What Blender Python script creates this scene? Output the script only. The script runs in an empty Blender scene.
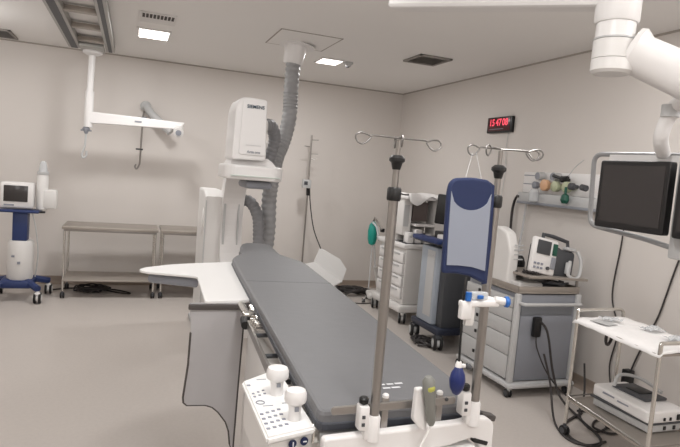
import bpy, bmesh, math, random
from mathutils import Vector, Matrix
random.seed(7)
D = bpy.data; SC = bpy.context.scene; COL = SC.collection
PI = math.pi
H, BY, RX, LX, FY = 3.025, 8.222, 3.862, -3.4, -2.2     # ceiling, back wall, right wall, left wall, front wall

# ---------------------------------------------------------------- camera
cam_d = D.cameras.new('camera'); cam = D.objects.new('camera', cam_d); COL.objects.link(cam)
f, pit, rol, yaw = 578.4, .0848, .082, .35
fw = Vector((math.sin(yaw)*math.cos(pit), math.cos(yaw)*math.cos(pit), -math.sin(pit)))
rt = Vector((math.cos(yaw), -math.sin(yaw), 0)); up = rt.cross(fw)
r_ = rt*math.cos(rol)+up*math.sin(rol); u_ = up*math.cos(rol)-rt*math.sin(rol)
M = Matrix((r_, u_, -fw)).transposed().to_4x4(); M.translation = (0, 0, 1.7193)
cam.matrix_world = M
cam_d.sensor_width = 36; cam_d.sensor_fit = 'HORIZONTAL'; cam_d.lens = f/680*36; cam_d.clip_start = .02
SC.camera = cam
# ---------------------------------------------------------------- world, exposure, room lamps, added spill lights
w = D.worlds.new('world'); SC.world = w; w.use_nodes = True
w.node_tree.nodes['Background'].inputs[0].default_value = (1, .96, .92, 1)
w.node_tree.nodes['Background'].inputs[1].default_value = .3
SC.view_settings.view_transform = 'Standard'; SC.view_settings.look = 'None'
SC.view_settings.exposure = 0.0; SC.view_settings.gamma = 1; SC.view_settings.use_curve_mapping = False

def lamp(name, loc, size, power, col=(1, .995, .985), spread=PI):
    l = D.lights.new(name, 'AREA'); l.shape = 'SQUARE'; l.size = size; l.energy = power; l.color = col
    l.spread = spread
    o = D.objects.new(name, l); COL.objects.link(o); o.location = loc
    return o
LP = 30
for lx, ly in ((-1.9, 6.45), (-1.9, 3.4), (-1.9, .4), (.5, 3.6), (.5, .9), (2.7, 3.0), (2.6, 1.0), (.5, -1.2), (2.6, -1.2)):
    pw = LP*(.62 if ly > 3 else .85)*(.85 if lx > 2 else .92 if lx < 0 else 1)
    spill = ly < 3 or lx < 0
    lamp('ceiling_lamp', (lx, ly, H-.03), .35, pw*(.45 if spill else .75))
    if not spill: continue
    pl_ = D.lights.new('spill_light', 'POINT'); pl_.energy = pw*(.62 if lx > 2 else .95); pl_.shadow_soft_size = .16; pl_.color = (1, .995, .985)  # unseen point light without a fixture, added to brighten ceiling and upper walls
    po = D.objects.new('spill_light', pl_); COL.objects.link(po); po.location = (lx, ly, H-.28)
lamp('ceiling_lamp', (.14, 6.54, H-.04), .26, 22)
lamp('ceiling_lamp', (2.10, 6.57, H-.04), .22, 22)

# ---------------------------------------------------------------- materials
MATS = {}
def mat(name, col, rough=.5, metal=0, noise=0, nscale=8, emit=0, spec=.5, bump=0, bscale=60, trans=0, alpha=1):
    if name in MATS: return MATS[name]
    m = D.materials.new(name); m.use_nodes = True; nt = m.node_tree; b = nt.nodes['Principled BSDF']
    c = tuple((x/12.92 if x <= .04045 else ((x+.055)/1.055)**2.4) for x in col)+(1,)
    b.inputs['Base Color'].default_value = c; b.inputs['Roughness'].default_value = rough
    b.inputs['Metallic'].default_value = metal; b.inputs['Specular IOR Level'].default_value = spec
    b.inputs['Alpha'].default_value = alpha; b.inputs['Transmission Weight'].default_value = trans
    if emit:
        b.inputs['Emission Color'].default_value = c; b.inputs['Emission Strength'].default_value = emit
    tc = nt.nodes.new('ShaderNodeTexCoord')
    if noise:
        n = nt.nodes.new('ShaderNodeTexNoise'); n.inputs['Scale'].default_value = nscale; n.inputs['Detail'].default_value = 5
        nt.links.new(tc.outputs['Object'], n.inputs['Vector'])
        mx = nt.nodes.new('ShaderNodeMix'); mx.data_type = 'RGBA'
        mx.inputs[6].default_value = tuple(x*(1-noise) for x in c[:3])+(1,)
        mx.inputs[7].default_value = tuple(min(1, x*(1+noise)) for x in c[:3])+(1,)
        nt.links.new(n.outputs['Fac'], mx.inputs[0]); nt.links.new(mx.outputs[2], b.inputs['Base Color'])
    if bump:
        n2 = nt.nodes.new('ShaderNodeTexNoise'); n2.inputs['Scale'].default_value = bscale
        nt.links.new(tc.outputs['Object'], n2.inputs['Vector'])
        bp = nt.nodes.new('ShaderNodeBump'); bp.inputs['Strength'].default_value = bump; bp.inputs['Distance'].default_value = .01
        nt.links.new(n2.outputs['Fac'], bp.inputs['Height']); nt.links.new(bp.outputs['Normal'], b.inputs['Normal'])
    MATS[name] = m; return m
m_wall = mat('wall_paint', (.842, .817, .797), .55, noise=.025, nscale=1.2)
m_ceil = mat('ceiling_paint', (.935, .925, .915), .8, noise=.02, nscale=.8)
m_base = mat('coved_baseboard', (.60, .545, .50), .45, noise=.05, nscale=3)
m_floor = mat('vinyl_floor', (.75, .72, .697), .36, noise=.07, nscale=40, spec=.35)
m_gap = mat('shadow_gap_trim', (.66, .63, .60), .7)
m_white = mat('white_enamel', (.90, .89, .885), .35, noise=.01, nscale=5)
m_white2 = mat('warm_white_plastic', (.865, .855, .845), .42, noise=.01, nscale=5)
m_cloth = mat('white_sheet', (.93, .92, .915), .85, bump=.3, bscale=30)
m_lgrey = mat('light_grey_plastic', (.74, .74, .74), .45, noise=.02)
m_bgrey = mat('blue_grey_enamel', (.64, .67, .71), .45, noise=.02)
m_mgrey = mat('mid_grey_enamel', (.55, .56, .59), .45, noise=.02)
m_dgrey = mat('dark_grey_plastic', (.27, .275, .29), .5)
m_black = mat('black_plastic', (.07, .07, .075), .4)
m_rubber = mat('black_rubber', (.09, .085, .085), .7)
m_cable = mat('black_cable', (.20, .185, .185), .55)
m_mattress = mat('slate_vinyl_mattress', (.43, .43, .44), .5, noise=.03, nscale=10, bump=.08, bscale=20)
m_matside = mat('dark_vinyl_edge', (.25, .26, .29), .5)
m_hose = mat('grey_corrugated_hose', (.60, .60, .605), .5)
m_hosed = mat('dark_grey_hose', (.50, .50, .51), .5)
m_steel = mat('brushed_steel', (.63, .615, .60), .28, metal=.9, noise=.04, nscale=20)
m_steelm = mat('satin_steel_sheet', (.66, .63, .60), .4, metal=.55, noise=.04, nscale=6)
m_alu = mat('anodised_aluminium', (.66, .655, .64), .42, metal=.5)
m_chrome = mat('chrome', (.83, .82, .80), .18, metal=.95)
m_hooks = mat('satin_hook_steel', (.52, .51, .50), .35, metal=.8)
m_navy = mat('navy_fabric', (.10, .155, .31), .65, noise=.06, nscale=30)
m_navyp = mat('navy_enamel', (.13, .20, .39), .45)
m_darknavy = mat('dark_navy_plastic', (.16, .18, .24), .45)
m_mesh = mat('grey_mesh_fabric', (.56, .58, .63), .8, bump=.06, bscale=500)
m_bluecap = mat('blue_plastic', (.13, .38, .68), .35)
m_bulb = mat('blue_rubber', (.09, .15, .38), .35)
m_teal = mat('teal_rubber', (.06, .55, .50), .4)
m_screen = mat('dark_glossy_screen', (.20, .185, .185), .22, spec=.6)
m_scrn2 = mat('black_bezel', (.085, .08, .085), .3)
m_mframe = mat('grey_painted_tube', (.60, .60, .605), .4, metal=.2)
m_vent = mat('vent_grey', (.58, .56, .54), .6)
m_ventd = mat('vent_dark', (.30, .28, .27), .8)
m_glow = mat('lamp_diffuser', (1, .98, .95), .5, emit=6)
m_led = mat('red_led', (.95, .30, .38), .5, emit=.9)
m_redbk = mat('dark_red_window', (.30, .05, .08), .3)
m_logo = mat('petrol_ink', (.10, .22, .30), .5)
m_wink = mat('white_print', (.86, .86, .87), .6)
m_ink = mat('grey_print', (.55, .56, .60), .6)
m_inkb = mat('dark_blue_print', (.08, .13, .28), .5)
m_peach = mat('peach_plastic', (.83, .66, .52), .4)
m_yelg = mat('pale_green_plastic', (.70, .72, .60), .4)
m_green = mat('dark_green_plastic', (.10, .32, .26), .4)
m_handg = mat('warm_grey_plastic', (.50, .50, .48), .45)
m_yellow = mat('yellow_button', (.72, .72, .35), .4)
m_shield = mat('grey_leaded_vinyl', (.70, .69, .695), .5, noise=.02, nscale=4)
m_edge = mat('dark_edging', (.30, .28, .27), .6)
m_clear = mat('clear_plastic', (.86, .87, .88), .2, alpha=.55)
m_board = mat('white_board_laminate', (.93, .925, .92), .35)

# ---------------------------------------------------------------- mesh builder
def catmull(pts, n=8, closed=False):
    P = [Vector(p) for p in pts]; out = []; L = len(P)
    rng = range(L if closed else L-1)
    for i in rng:
        if closed: a, b, c, d = P[i-1], P[i], P[(i+1) % L], P[(i+2) % L]
        else: a, b, c, d = P[max(i-1, 0)], P[i], P[i+1], P[min(i+2, L-1)]
        for k in range(n):
            t = k/n; out.append(.5*((2*b)+(c-a)*t+(2*a-5*b+4*c-d)*t*t+(3*b-a-3*c+d)*t**3))
    if not closed: out.append(P[-1])
    return out
def fillet(pts, r, n=5, closed=False):
    """round the corners of a polyline"""
    P = [Vector(p) for p in pts]; L = len(P); out = []
    for i in range(L):
        if not closed and i in (0, L-1): out.append(P[i]); continue
        a, b, c = P[i-1], P[i], P[(i+1) % L]
        rr = min(r, (a-b).length*.49, (c-b).length*.49)
        p, q = b+(a-b).normalized()*rr, b+(c-b).normalized()*rr
        for k in range(n+1):
            t = k/n; out.append(p*(1-t)**2+b*2*t*(1-t)+q*t*t)
    return out
class MB:
    def __init__(s): s.bm = bmesh.new()
    def _add(s, vs, fs, smooth=False):
        V = [s.bm.verts.new(v) for v in vs]
        for fc in fs:
            try:
                q = s.bm.faces.new([V[i] for i in fc]); q.smooth = smooth
            except ValueError: pass
        return V
    def box(s, c, d, bev=0, rot=None, seg=2):
        """centre, size"""
        b = bmesh.new(); bmesh.ops.create_cube(b, size=1)
        for v in b.verts: v.co = Vector((v.co.x*d[0], v.co.y*d[1], v.co.z*d[2]))
        if bev: bmesh.ops.bevel(b, geom=list(b.edges), offset=min(bev, min(d)*.49), segments=seg, profile=.5, affect='EDGES')
        T = Matrix.Translation(Vector(c))
        if rot is not None: T = T @ (rot if isinstance(rot, Matrix) else Matrix.Rotation(rot, 4, 'Z'))
        b.transform(T)
        b.verts.index_update()
        s._add([v.co.copy() for v in b.verts], [[v.index for v in q.verts] for q in b.faces], bool(bev)); b.free(); return s
    def b2(s, x0, x1, y0, y1, z0, z1, bev=0, seg=2):
        return s.box(((x0+x1)/2, (y0+y1)/2, (z0+z1)/2), (abs(x1-x0), abs(y1-y0), abs(z1-z0)), bev, None, seg)
    def tube(s, pts, r, seg=10, closed=False, smooth=False, rad=None, n=8):
        P = catmull(pts, n, closed) if smooth else [Vector(p) for p in pts]
        L = len(P); vs = []; nrm = None
        for i, p in enumerate(P):
            if closed: t = (P[(i+1) % L]-P[i-1])
            else: t = (P[min(i+1, L-1)]-P[max(i-1, 0)])
            t = t.normalized() if t.length > 1e-9 else Vector((0, 0, 1))
            if nrm is None:
                nrm = t.orthogonal().normalized()
            else:
                nrm = (nrm-t*nrm.dot(t)); nrm = nrm.normalized() if nrm.length > 1e-6 else t.orthogonal().normalized()
            bn = t.cross(nrm); rr = rad(i, L) if rad else r
            for k in range(seg):
                a = 2*PI*k/seg; vs.append(p+(nrm*math.cos(a)+bn*math.sin(a))*rr)
        fs = []
        for i in range(L if closed else L-1):
            j = (i+1) % L
            for k in range(seg):
                k2 = (k+1) % seg; fs.append((i*seg+k, i*seg+k2, j*seg+k2, j*seg+k))
        if not closed:
            fs.append(tuple(range(seg))[::-1]); fs.append(tuple((L-1)*seg+k for k in range(seg)))
        s._add(vs, fs, True); return s
    def cyl(s, p0, p1, r0, r1=None, seg=20):
        p0, p1 = Vector(p0), Vector(p1); r1 = r0 if r1 is None else r1
        return s.prof(p0, p1-p0, [(0, r0), (1, r1)], seg)
    def prof(s, p, ax, prof, seg=20, smooth=True):
        """lathe: profile of (t along ax, radius)"""
        p, ax = Vector(p), Vector(ax); t = ax.normalized(); n = t.orthogonal().normalized(); b = t.cross(n); vs = []
        for (k, r) in prof:
            for i in range(seg):
                a = 2*PI*i/seg; vs.append(p+ax*k+(n*math.cos(a)+b*math.sin(a))*max(r, 1e-4))
        fs = []
        for j in range(len(prof)-1):
            for i in range(seg):
                i2 = (i+1) % seg; fs.append((j*seg+i, j*seg+i2, (j+1)*seg+i2, (j+1)*seg+i))
        fs.append(tuple(range(seg))[::-1]); L = len(prof)-1; fs.append(tuple(L*seg+i for i in range(seg)))
        s._add(vs, fs, smooth); return s
    def ball(s, c, r, sx=1, sy=1, sz=1, seg=16):
        b = bmesh.new(); bmesh.ops.create_uvsphere(b, u_segments=seg, v_segments=seg//2+2, radius=r)
        for v in b.verts: v.co = Vector((v.co.x*sx, v.co.y*sy, v.co.z*sz))+Vector(c)
        b.verts.index_update()
        s._add([v.co.copy() for v in b.verts], [[v.index for v in q.verts] for q in b.faces], True); b.free(); return s
    def prism(s, poly, o, U, V, N, th, bev=0):
        """2-D outline (u,v) in the plane o+uU+vV, thickness th along N"""
        o, U, V, N = map(Vector, (o, U, V, N)); b = bmesh.new(); L = len(poly)
        a = [b.verts.new(o+U*p[0]+V*p[1]) for p in poly]; c = [b.verts.new(o+U*p[0]+V*p[1]+N*th) for p in poly]
        b.faces.new(a[::-1]); b.faces.new(c)
        for i in range(L): b.faces.new((a[i], a[(i+1) % L], c[(i+1) % L], c[i]))
        bmesh.ops.recalc_face_normals(b, faces=list(b.faces))
        if bev:
            es = [e for e in b.edges if (e.verts[0] in a) == (e.verts[1] in a)]
            bmesh.ops.bevel(b, geom=es, offset=bev, segments=2, profile=.5, affect='EDGES')
        b.verts.index_update()
        s._add([v.co.copy() for v in b.verts], [[v.index for v in q.verts] for q in b.faces], False); b.free(); return s
    def build(s, name, m, parent=None, world=False, stuff=False, label=None):
        bm = s.bm; bmesh.ops.recalc_face_normals(bm, faces=list(bm.faces))
        if parent is not None and not world:
            q = parent
            off = Vector((0, 0, 0))
            while q.parent is not None: q = q.parent           # sub-parts are built in their thing's frame
            mat_off = q.matrix_basis.inverted()
            bm.transform(mat_off)
        me = D.meshes.new(name); 
        for e in bm.edges:
            if len(e.link_faces) == 2 and e.calc_face_angle(0) > .6: e.smooth = False
        bm.to_mesh(me); bm.free(); me.materials.append(m)
        o = D.objects.new(name, me); COL.objects.link(o)
        if parent is not None: o.parent = parent
        if label: o['label'] = label
        if stuff: o['kind'] = 'stuff'
        return o
def thing(name, label, cat, loc=(0, 0, 0), rotz=0, group=None):
    o = D.objects.new(name, None); COL.objects.link(o); o.empty_display_size = .05
    o.location = loc; o.rotation_euler = (0, 0, rotz); o.matrix_basis = Matrix.Translation(Vector(loc)) @ Matrix.Rotation(rotz, 4, 'Z')
    o['label'] = label; o['category'] = cat
    if group: o['group'] = group
    return o
def tag(o, label, cat, group=None):
    """a thing that is one mesh: give it its own origin"""
    c = sum((Vector(b) for b in o.bound_box), Vector())/8; z = min(b[2] for b in o.bound_box); c.z = z
    if o.parent is None and o.data:
        o.data.transform(Matrix.Translation(-c)); o.location = c
    o['label'] = label; o['category'] = cat
    if group: o['group'] = group
    return o
def struct(name, mb, m):
    o = mb.build(name, m); o['kind'] = 'structure'; return o
def text(name, body, size, m, origin, U, V, parent, ext=.0008):
    cu = D.curves.new(name, 'FONT'); cu.body = body; cu.size = size; cu.extrude = ext; cu.align_x = 'CENTER'; cu.align_y = 'CENTER'
    cu.offset = size*.02
    t = D.objects.new('tmp_text', cu); COL.objects.link(t)
    dg = bpy.context.evaluated_depsgraph_get(); me = D.meshes.new_from_object(t.evaluated_get(dg)); D.objects.remove(t)
    U = Vector(U).normalized(); V = Vector(V); V = (V-U*V.dot(U)).normalized(); N = U.cross(V)
    Mx = Matrix((U, V, N)).transposed().to_4x4(); Mx.translation = Vector(origin)
    q = parent
    while q.parent is not None: q = q.parent
    me.transform(q.matrix_basis.inverted() @ Mx)
    me.materials.clear(); me.materials.append(m)
    o = D.objects.new(name, me); COL.objects.link(o); o.parent = parent; return o
def caster(t, x, y, r=.045, dr=(0, 1), mfork=None, mrim=None, top=None):
    """wheel + fork; wheel axis across dr"""
    d = Vector((dr[0], dr[1], 0)).normalized(); a = Vector((-d.y, d.x, 0)); c = Vector((x, y, r+.001))
    wh = MB(); 
    for s in (-1, 1):
        wh.prof(c+a*(s*r*.42-r*.22*0)-a*r*.22, a*r*.44, [(0, r*.75), (.12, r*.95), (.3, r), (.7, r), (.88, r*.95), (1, r*.75)], 18)
    w_ = wh.build('caster_wheel', m_rubber, t)
    MB().prof(c-a*r*.70, a*r*1.4, [(0, r*.62), (1, r*.62)], 14).build('wheel_hub', mrim or m_lgrey, w_)
    fk = MB(); tp = top or (r*2.2)
    fk.box((x, y, r*1.75), (r*1.1, r*1.1, r*.5), r*.15); fk.cyl((x, y, r*1.6), (x, y, tp), r*.3)
    fk.build('caster_fork', mfork or m_lgrey, w_)
    return w_

# ================================================================ THE ROOM
T = .15
struct('floor', MB().b2(LX-T, RX+T, FY-T, BY+T, -T, 0), m_floor)
struct('ceiling', MB().b2(LX-T, RX+T, FY-T, BY+T, H, H+T), m_ceil)
struct('wall_back', MB().b2(LX-T, RX+T, BY, BY+T, 0, H), m_wall)
struct('wall_right', MB().b2(RX, RX+T, FY-T, BY, 0, H), m_wall)
struct('wall_left', MB().b2(LX-T, LX, FY-T, BY, 0, H), m_wall)
struct('wall_front', MB().b2(LX, RX, FY-T, FY, 0, H), m_wall)
def cove(axis, a0, a1, w, sgn):
    m = MB(); pr = [(0, 0), (.05, 0), (.03, .006), (.014, .02), (.008, .045), (.008, .10), (0, .105)]
    if axis == 'x': m.prism([(p[0], p[1]) for p in pr], (a0, w, 0), (0, sgn, 0), (0, 0, 1), (1, 0, 0), a1-a0)
    else: m.prism([(p[0], p[1]) for p in pr], (w, a0, 0), (sgn, 0, 0), (0, 0, 1), (0, 1, 0), a1-a0)
    return m
struct('baseboard_back', cove('x', LX, RX, BY, -1), m_base)
struct('baseboard_right', cove('y', FY, BY, RX, -1), m_base)
struct('baseboard_left', cove('y', FY, BY, LX, 1), m_base)
struct('shadow_gap_strip_1', MB().b2(LX, RX, BY-.008, BY, H-.016, H), m_gap)  # grey strips whose darker colour stands for the shade in the wall-ceiling gap
struct('shadow_gap_strip_2', MB().b2(RX-.008, RX, FY, BY, H-.016, H), m_gap)

# ---------------------------------------------------------------- ceiling fittings
def ceiling_light(x0, x1, y0, y1, label):
    t = thing('ceiling_light', label, 'ceiling light', ((x0+x1)/2, (y0+y1)/2, H), group='recessed ceiling lights')
    fr = MB()
    for a in ((x0, x1, y0-.02, y0), (x0, x1, y1, y1+.02), (x0-.02, x0, y0-.02, y1+.02), (x1, x1+.02, y0-.02, y1+.02)):
        fr.b2(*a, H-.018, H-.001, .003)
    fr.build('frame', m_white, t)
    MB().b2(x0, x1, y0, y1, H-.014, H-.002, .004).build('diffuser', m_glow, t)
    return t
ceiling_light(0, .29, 6.33, 6.76, 'lit square recessed ceiling light beside the slotted vent at upper left')
ceiling_light(1.98, 2.22, 6.42, 6.72, 'lit recessed ceiling light behind the grey hose, with small grey sensor beside it')
t = thing('ceiling_sensor', 'small round grey sensor on the ceiling next to the light behind the hose', 'sensor', (2.3, 6.5, H))
MB().prof((2.31, 6.5, H), (0, 0, -.05), [(0, .06), (.3, .06), (.6, .04), (1, .03)]).build('housing', m_lgrey, t)
MB().prof((2.31, 6.5, H-.05), (0, 0, -.01), [(0, .022), (1, .012)]).build('lens', m_dgrey, t)
# slotted vent
t = thing('slot_vent', 'white slotted air vent with dark slits behind the left ceiling light', 'vent', (.16, 5.8, H))
MB().b2(0, .32, 5.62, 6.02, H-.01, H-.001, .003).build('frame', m_white2, t)
for k in range(9):
    MB().b2(.02+k*.032, .042+k*.032, 5.66, 5.80, H-.014, H-.009).build('slot', m_ventd, t)
def grille(x0, x1, y0, y1, label, n=7):
    t = thing('ceiling_vent', label, 'vent', ((x0+x1)/2, (y0+y1)/2, H))
    fr = MB()
    for a in ((x0, x1, y0, y0+.03), (x0, x1, y1-.03, y1), (x0, x0+.03, y0, y1), (x1-.03, x1, y0, y1)): fr.b2(*a, H-.02, H-.001, .004)
    fr.build('frame', m_vent, t)
    MB().b2(x0+.03, x1-.03, y0+.03, y1-.03, H-.004, H-.001).build('backing', m_ventd, t)
    for k in range(n):
        y = y0+.04+(y1-y0-.08)*(k+.5)/n
        MB().box(((x0+x1)/2, y, H-.011), (x1-x0-.06, (y1-y0-.08)/n*.75, .003), rot=Matrix.Rotation(.5, 4, 'X')).build('slat', m_vent, t)
grille(2.74, 3.12, 5.50, 5.92, 'square grey ceiling vent near the right wall above the clock')
grille(-1.75, -1.36, 7.55, 8.05, 'grey louvred ceiling vent at the far left by the back wall')
# access panel
t = thing('access_panel', 'flush white ceiling access panel around the hose collar', 'panel', (1.58, 5.75, H))
fr = MB(); X0, X1, Y0, Y1 = 1.24, 1.86, 5.42, 6.12
for a in ((X0, X1, Y0, Y0+.012), (X0, X1, Y1-.012, Y1), (X0, X0+.012, Y0, Y1), (X1-.012, X1, Y0, Y1)): fr.b2(*a, H-.006, H-.001)
fr.build('frame', m_gap, t)
MB().b2(X0+.012, X1-.012, Y0+.012, Y1-.012, H-.005, H-.001).build('door', m_ceil, t)

# ---------------------------------------------------------------- ceiling rails with carriage and drop column
t = thing('ceiling_rail_track', 'pair of grey ceiling rails with cross bars at upper left', 'rails', (-.5, 6.4, H))
for (xc, wd, nm) in ((-.70, .13, 0), (-.31, .10, 0)):
    m = MB(); m.b2(xc-wd/2, xc+wd/2, 2.6, 7.60, H-.085, H-.001, .004); m.build('rail', m_alu, t)
    m = MB(); m.b2(xc-wd/2+.03, xc+wd/2-.03, 2.6, 7.605, H-.089, H-.084); m.build('rail_slot', m_dgrey, t)
for y in (7.15, 6.45, 5.75, 5.05, 4.35):
    MB().b2(-.64, -.36, y, y+.07, H-.07, H-.02, .004).build('cross_bar', m_steelm, t)
t = thing('ceiling_carriage', 'grey carriage plate with white drop column and horizontal arm hanging from the rails', 'ceiling arm', (-.5, 7.5, H))
MB().b2(-.63, -.37, 7.28, 7.64, H-.11, H-.06, .01).build('carriage', m_alu, t)
MB().prof((-.50, 7.55, H-.11), (0, 0, -.05), [(0, .11), (.5, .11), (1, .06)], 28).build('collar', m_white, t)
cx, cy = -.505, 7.55
MB().cyl((cx, cy, H-.14), (cx-.01, cy, 2.44), .038).cyl((cx-.01, cy, 2.45), (cx-.012, cy, 2.03), .050).build('drop_column', m_white, t)
a = MB(); a.prism([(0, -.075), (.2, -.065), (1.05, -.045), (1.10, .045), (0, .065)], (cx-.01, cy-.045, 2.15), (1, 0, .00), (0, 0, 1), (0, 1, 0), .09, .01)
a.build('horizontal_arm', m_white, t)
e = MB(); e.cyl((.51, cy-.14, 2.06), (.52, cy+.06, 2.13), .062, .062); e.build('end_knuckle', m_white2, t)
MB().cyl((.51, cy-.147, 2.058), (.51, cy-.139, 2.06), .035).build('knuckle_cap', m_mgrey, t)
MB().b2(.0, .08, cy-.05, cy-.044, 2.14, 2.16).build('arm_label', m_mgrey, t)
h = MB(); h.prof((cx-.03, cy, 2.03), (0, 0, -.08), [(0, .03), (.3, .045), (.6, .03), (1, .015)])
for k in range(4):
    an = k*PI/2; h.cyl((cx-.03, cy, 1.99), (cx-.03+.06*math.cos(an), cy+.06*math.sin(an), 1.99), .01)
h.build('swivel_knob', m_mgrey, t)
MB().tube([(cx-.03, cy, 1.96), (cx-.035, cy, 1.83), (cx-.05, cy, 1.76), (cx-.065, cy, 1.70), (cx-.05, cy, 1.665), (cx-.02, cy, 1.69), (cx-.015, cy, 1.75)], .012, 8, smooth=True).build('hook', m_lgrey, t)
# wall arm behind
t = thing('swing_arm', 'grey swing arm fixed high on the back wall with a thin hook rod', 'wall arm', (.14, BY, 2.4))
MB().prof((.13, BY-.002, 2.40), (0, -.10, 0), [(0, .07), (.4, .07), (.6, .05), (1, .05)]).build('wall_mount', m_lgrey, t)
MB().tube([(.13, BY-.10, 2.40), (.20, BY-.16, 2.30), (.45, BY-.28, 2.08)], .052, 12).build('arm', m_lgrey, t)
MB().tube([(.115, BY-.10, 2.36), (.10, BY-.12, 2.2), (.09, BY-.12, 1.70), (.08, BY-.12, 1.62), (.05, BY-.12, 1.57), (.03, BY-.12, 1.60), (.045, BY-.12, 1.63)], .011, 8, smooth=True).build('hook_rod', m_steel, t)
MB().box((.075, BY-.12, 1.83), (.09, .03, .022), .004).build('rod_clip', m_dgrey, t)
MB().box((.115, BY-.12, 2.24), (.07, .05, .03), .006).build('rod_joint', m_mgrey, t)

# ================================================================ LEFT: ventilator cart
t = thing('ventilator_cart', 'blue and white ventilator cart with a small dark screen at the left edge', 'medical cart', (-1.1, 7.35, 0))
by = 7.40
for (x, y) in ((-.93, 7.12), (-.88, 7.62), (-1.42, 7.12), (-1.40, 7.62)):
    d = (x+1.15, y-7.37)
    caster(t, x, y, .062, (0, 1), m_white, m_white)
bs = MB(); bs.box((-1.17, by-.02, .19), (.34, .36, .09), .03)
for (x, y) in ((-.93, 7.12), (-.88, 7.62), (-1.42, 7.12), (-1.40, 7.62)):
    bs.tube([(-1.16, by-.02, .20), ((x-1.16)/2, (y+by)/2, .21), (x, y, .165)], .04, 8)
bs.build('base', m_navyp, t)
MB().prof((-1.15, by-.03, .23), (0, 0, .45), [(0, .125), (.05, .135), (.92, .135), (1, .12)], 28).build('lower_cylinder', m_white2, t)
MB().b2(-1.16, -1.13, by-.172, by-.160, .42, .45).b2(-1.22, -1.19, by-.172, by-.160, .50, .52).build('cylinder_mark', m_ink, t)
MB().b2(-1.23, -1.08, by-.12, by+.05, .68, 1.0, .01).build('blue_column', m_navyp, t)
MB().b2(-1.44, -.96, by-.17, by+.12, 1.00, 1.03, .01).build('shelf', m_navyp, t)
MB().tube([(-.96, by-.14, 1.015), (-.90, by-.14, 1.02)], .012, 8).tube([(-1.42, by-.14, 1.0), (-1.5, by-.14, 1.0)], .012, 8).build('shelf_handle', m_black, t)
s1 = MB(); s1.b2(-1.36, -1.03, by-.12, by+.08, 1.05, 1.335, .02); s1.build('monitor_body', m_white, t)
MB().b2(-1.325, -1.085, by-.127, by-.118, 1.12, 1.30, .003).build('screen', m_screen, t)
MB().b2(-1.32, -1.22, by-.126, by-.118, 1.075, 1.09).build('monitor_label', m_ink, t)
MB().prof((-.955, by, 1.03), (0, 0, .41), [(0, .05), (.03, .06), (.95, .06), (1, .05)], 20).build('gas_cylinder', m_white2, t)
MB().prof((-.955, by, 1.44), (0, 0, .03), [(0, .062), (1, .062)], 20).build('cylinder_ring', m_lgrey, t)
MB().prof((-.955, by, 1.47), (0, 0, .12), [(0, .05), (.1, .045), (.8, .035), (1, .02)], 20).build('cylinder_cap', m_clear, t)
MB().b2(-.945, -.80, by-.06, by+.07, 1.05, 1.27, .02).build('side_bottle', m_white2, t)
MB().tube([(-1.04, by-.1, 1.02), (-.99, by-.1, .8), (-.97, by-.05, .5), (-1.0, by, .25)], .008, 6, smooth=True).build('cable', m_lgrey, t)
# small round object at the far left edge
t = thing('cylinder_trolley', 'white wheeled bucket partly cut off at the left picture edge', 'bucket', (-1.50, 6.9, 0))
MB().prof((-1.56, 7.02, .18), (0, 0, .17), [(0, .12), (.1, .13), (.9, .14), (1, .13)]).build('bucket', m_white, t)
MB().prof((-1.56, 7.02, .09), (0, 0, .09), [(0, .15), (1, .15)]).build('base_ring', m_dgrey, t)
caster(t, -1.46, 6.93, .042); caster(t, -1.66, 6.93, .042); caster(t, -1.56, 7.12, .042)
MB().tube([(-1.46, 7.02, .34), (-1.44, 7.02, .42), (-1.5, 7.02, .50), (-1.6, 7.02, .50)], .01, 8, smooth=True).build('handle', m_black, t)

t.location.x -= .06; t.location.y -= .05
# ---------------------------------------------------------------- two steel tables by the back wall
def steel_table(x0, x1, y0, y1, z, label, shelfz, lowz):
    t = thing('steel_table', label, 'table', ((x0+x1)/2, (y0+y1)/2, 0), group='steel instrument tables by the back wall')
    MB().b2(x0, x1, y0, y1, z-.035, z, .006).build('tabletop', m_steelm, t)
    MB().b2(x0+.02, x1-.02, y0+.0, y1-.0, shelfz-.02, shelfz, .005).build('lower_shelf', m_steelm, t)
    for x in (x0+.03, x1-.03):
        for y in (y0+.03, y1-.03):
            l = MB().cyl((x, y, .085), (x, y, z-.03), .0125, seg=12).build('leg', m_chrome, t)
            caster(t, x, y, .035, (0, 1), m_dgrey, m_dgrey, .09)
    MB().b2(x0+.02, x1-.02, y0+.01, y0+.025, z-.06, z-.03, .003).b2(x0+.02, x1-.02, y1-.025, y1-.01, z-.06, z-.03, .003).build('apron', m_steel, t)
    return t
steel_table(-.735, .34, 7.36, 7.93, .86, 'left steel table on casters by the back wall, cables under its shelf', .225, 0)
steel_table(.37, 1.35, 7.38, 7.95, .86, 'right steel table on casters, end hidden behind the white imaging stand', .225, 0)
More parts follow.
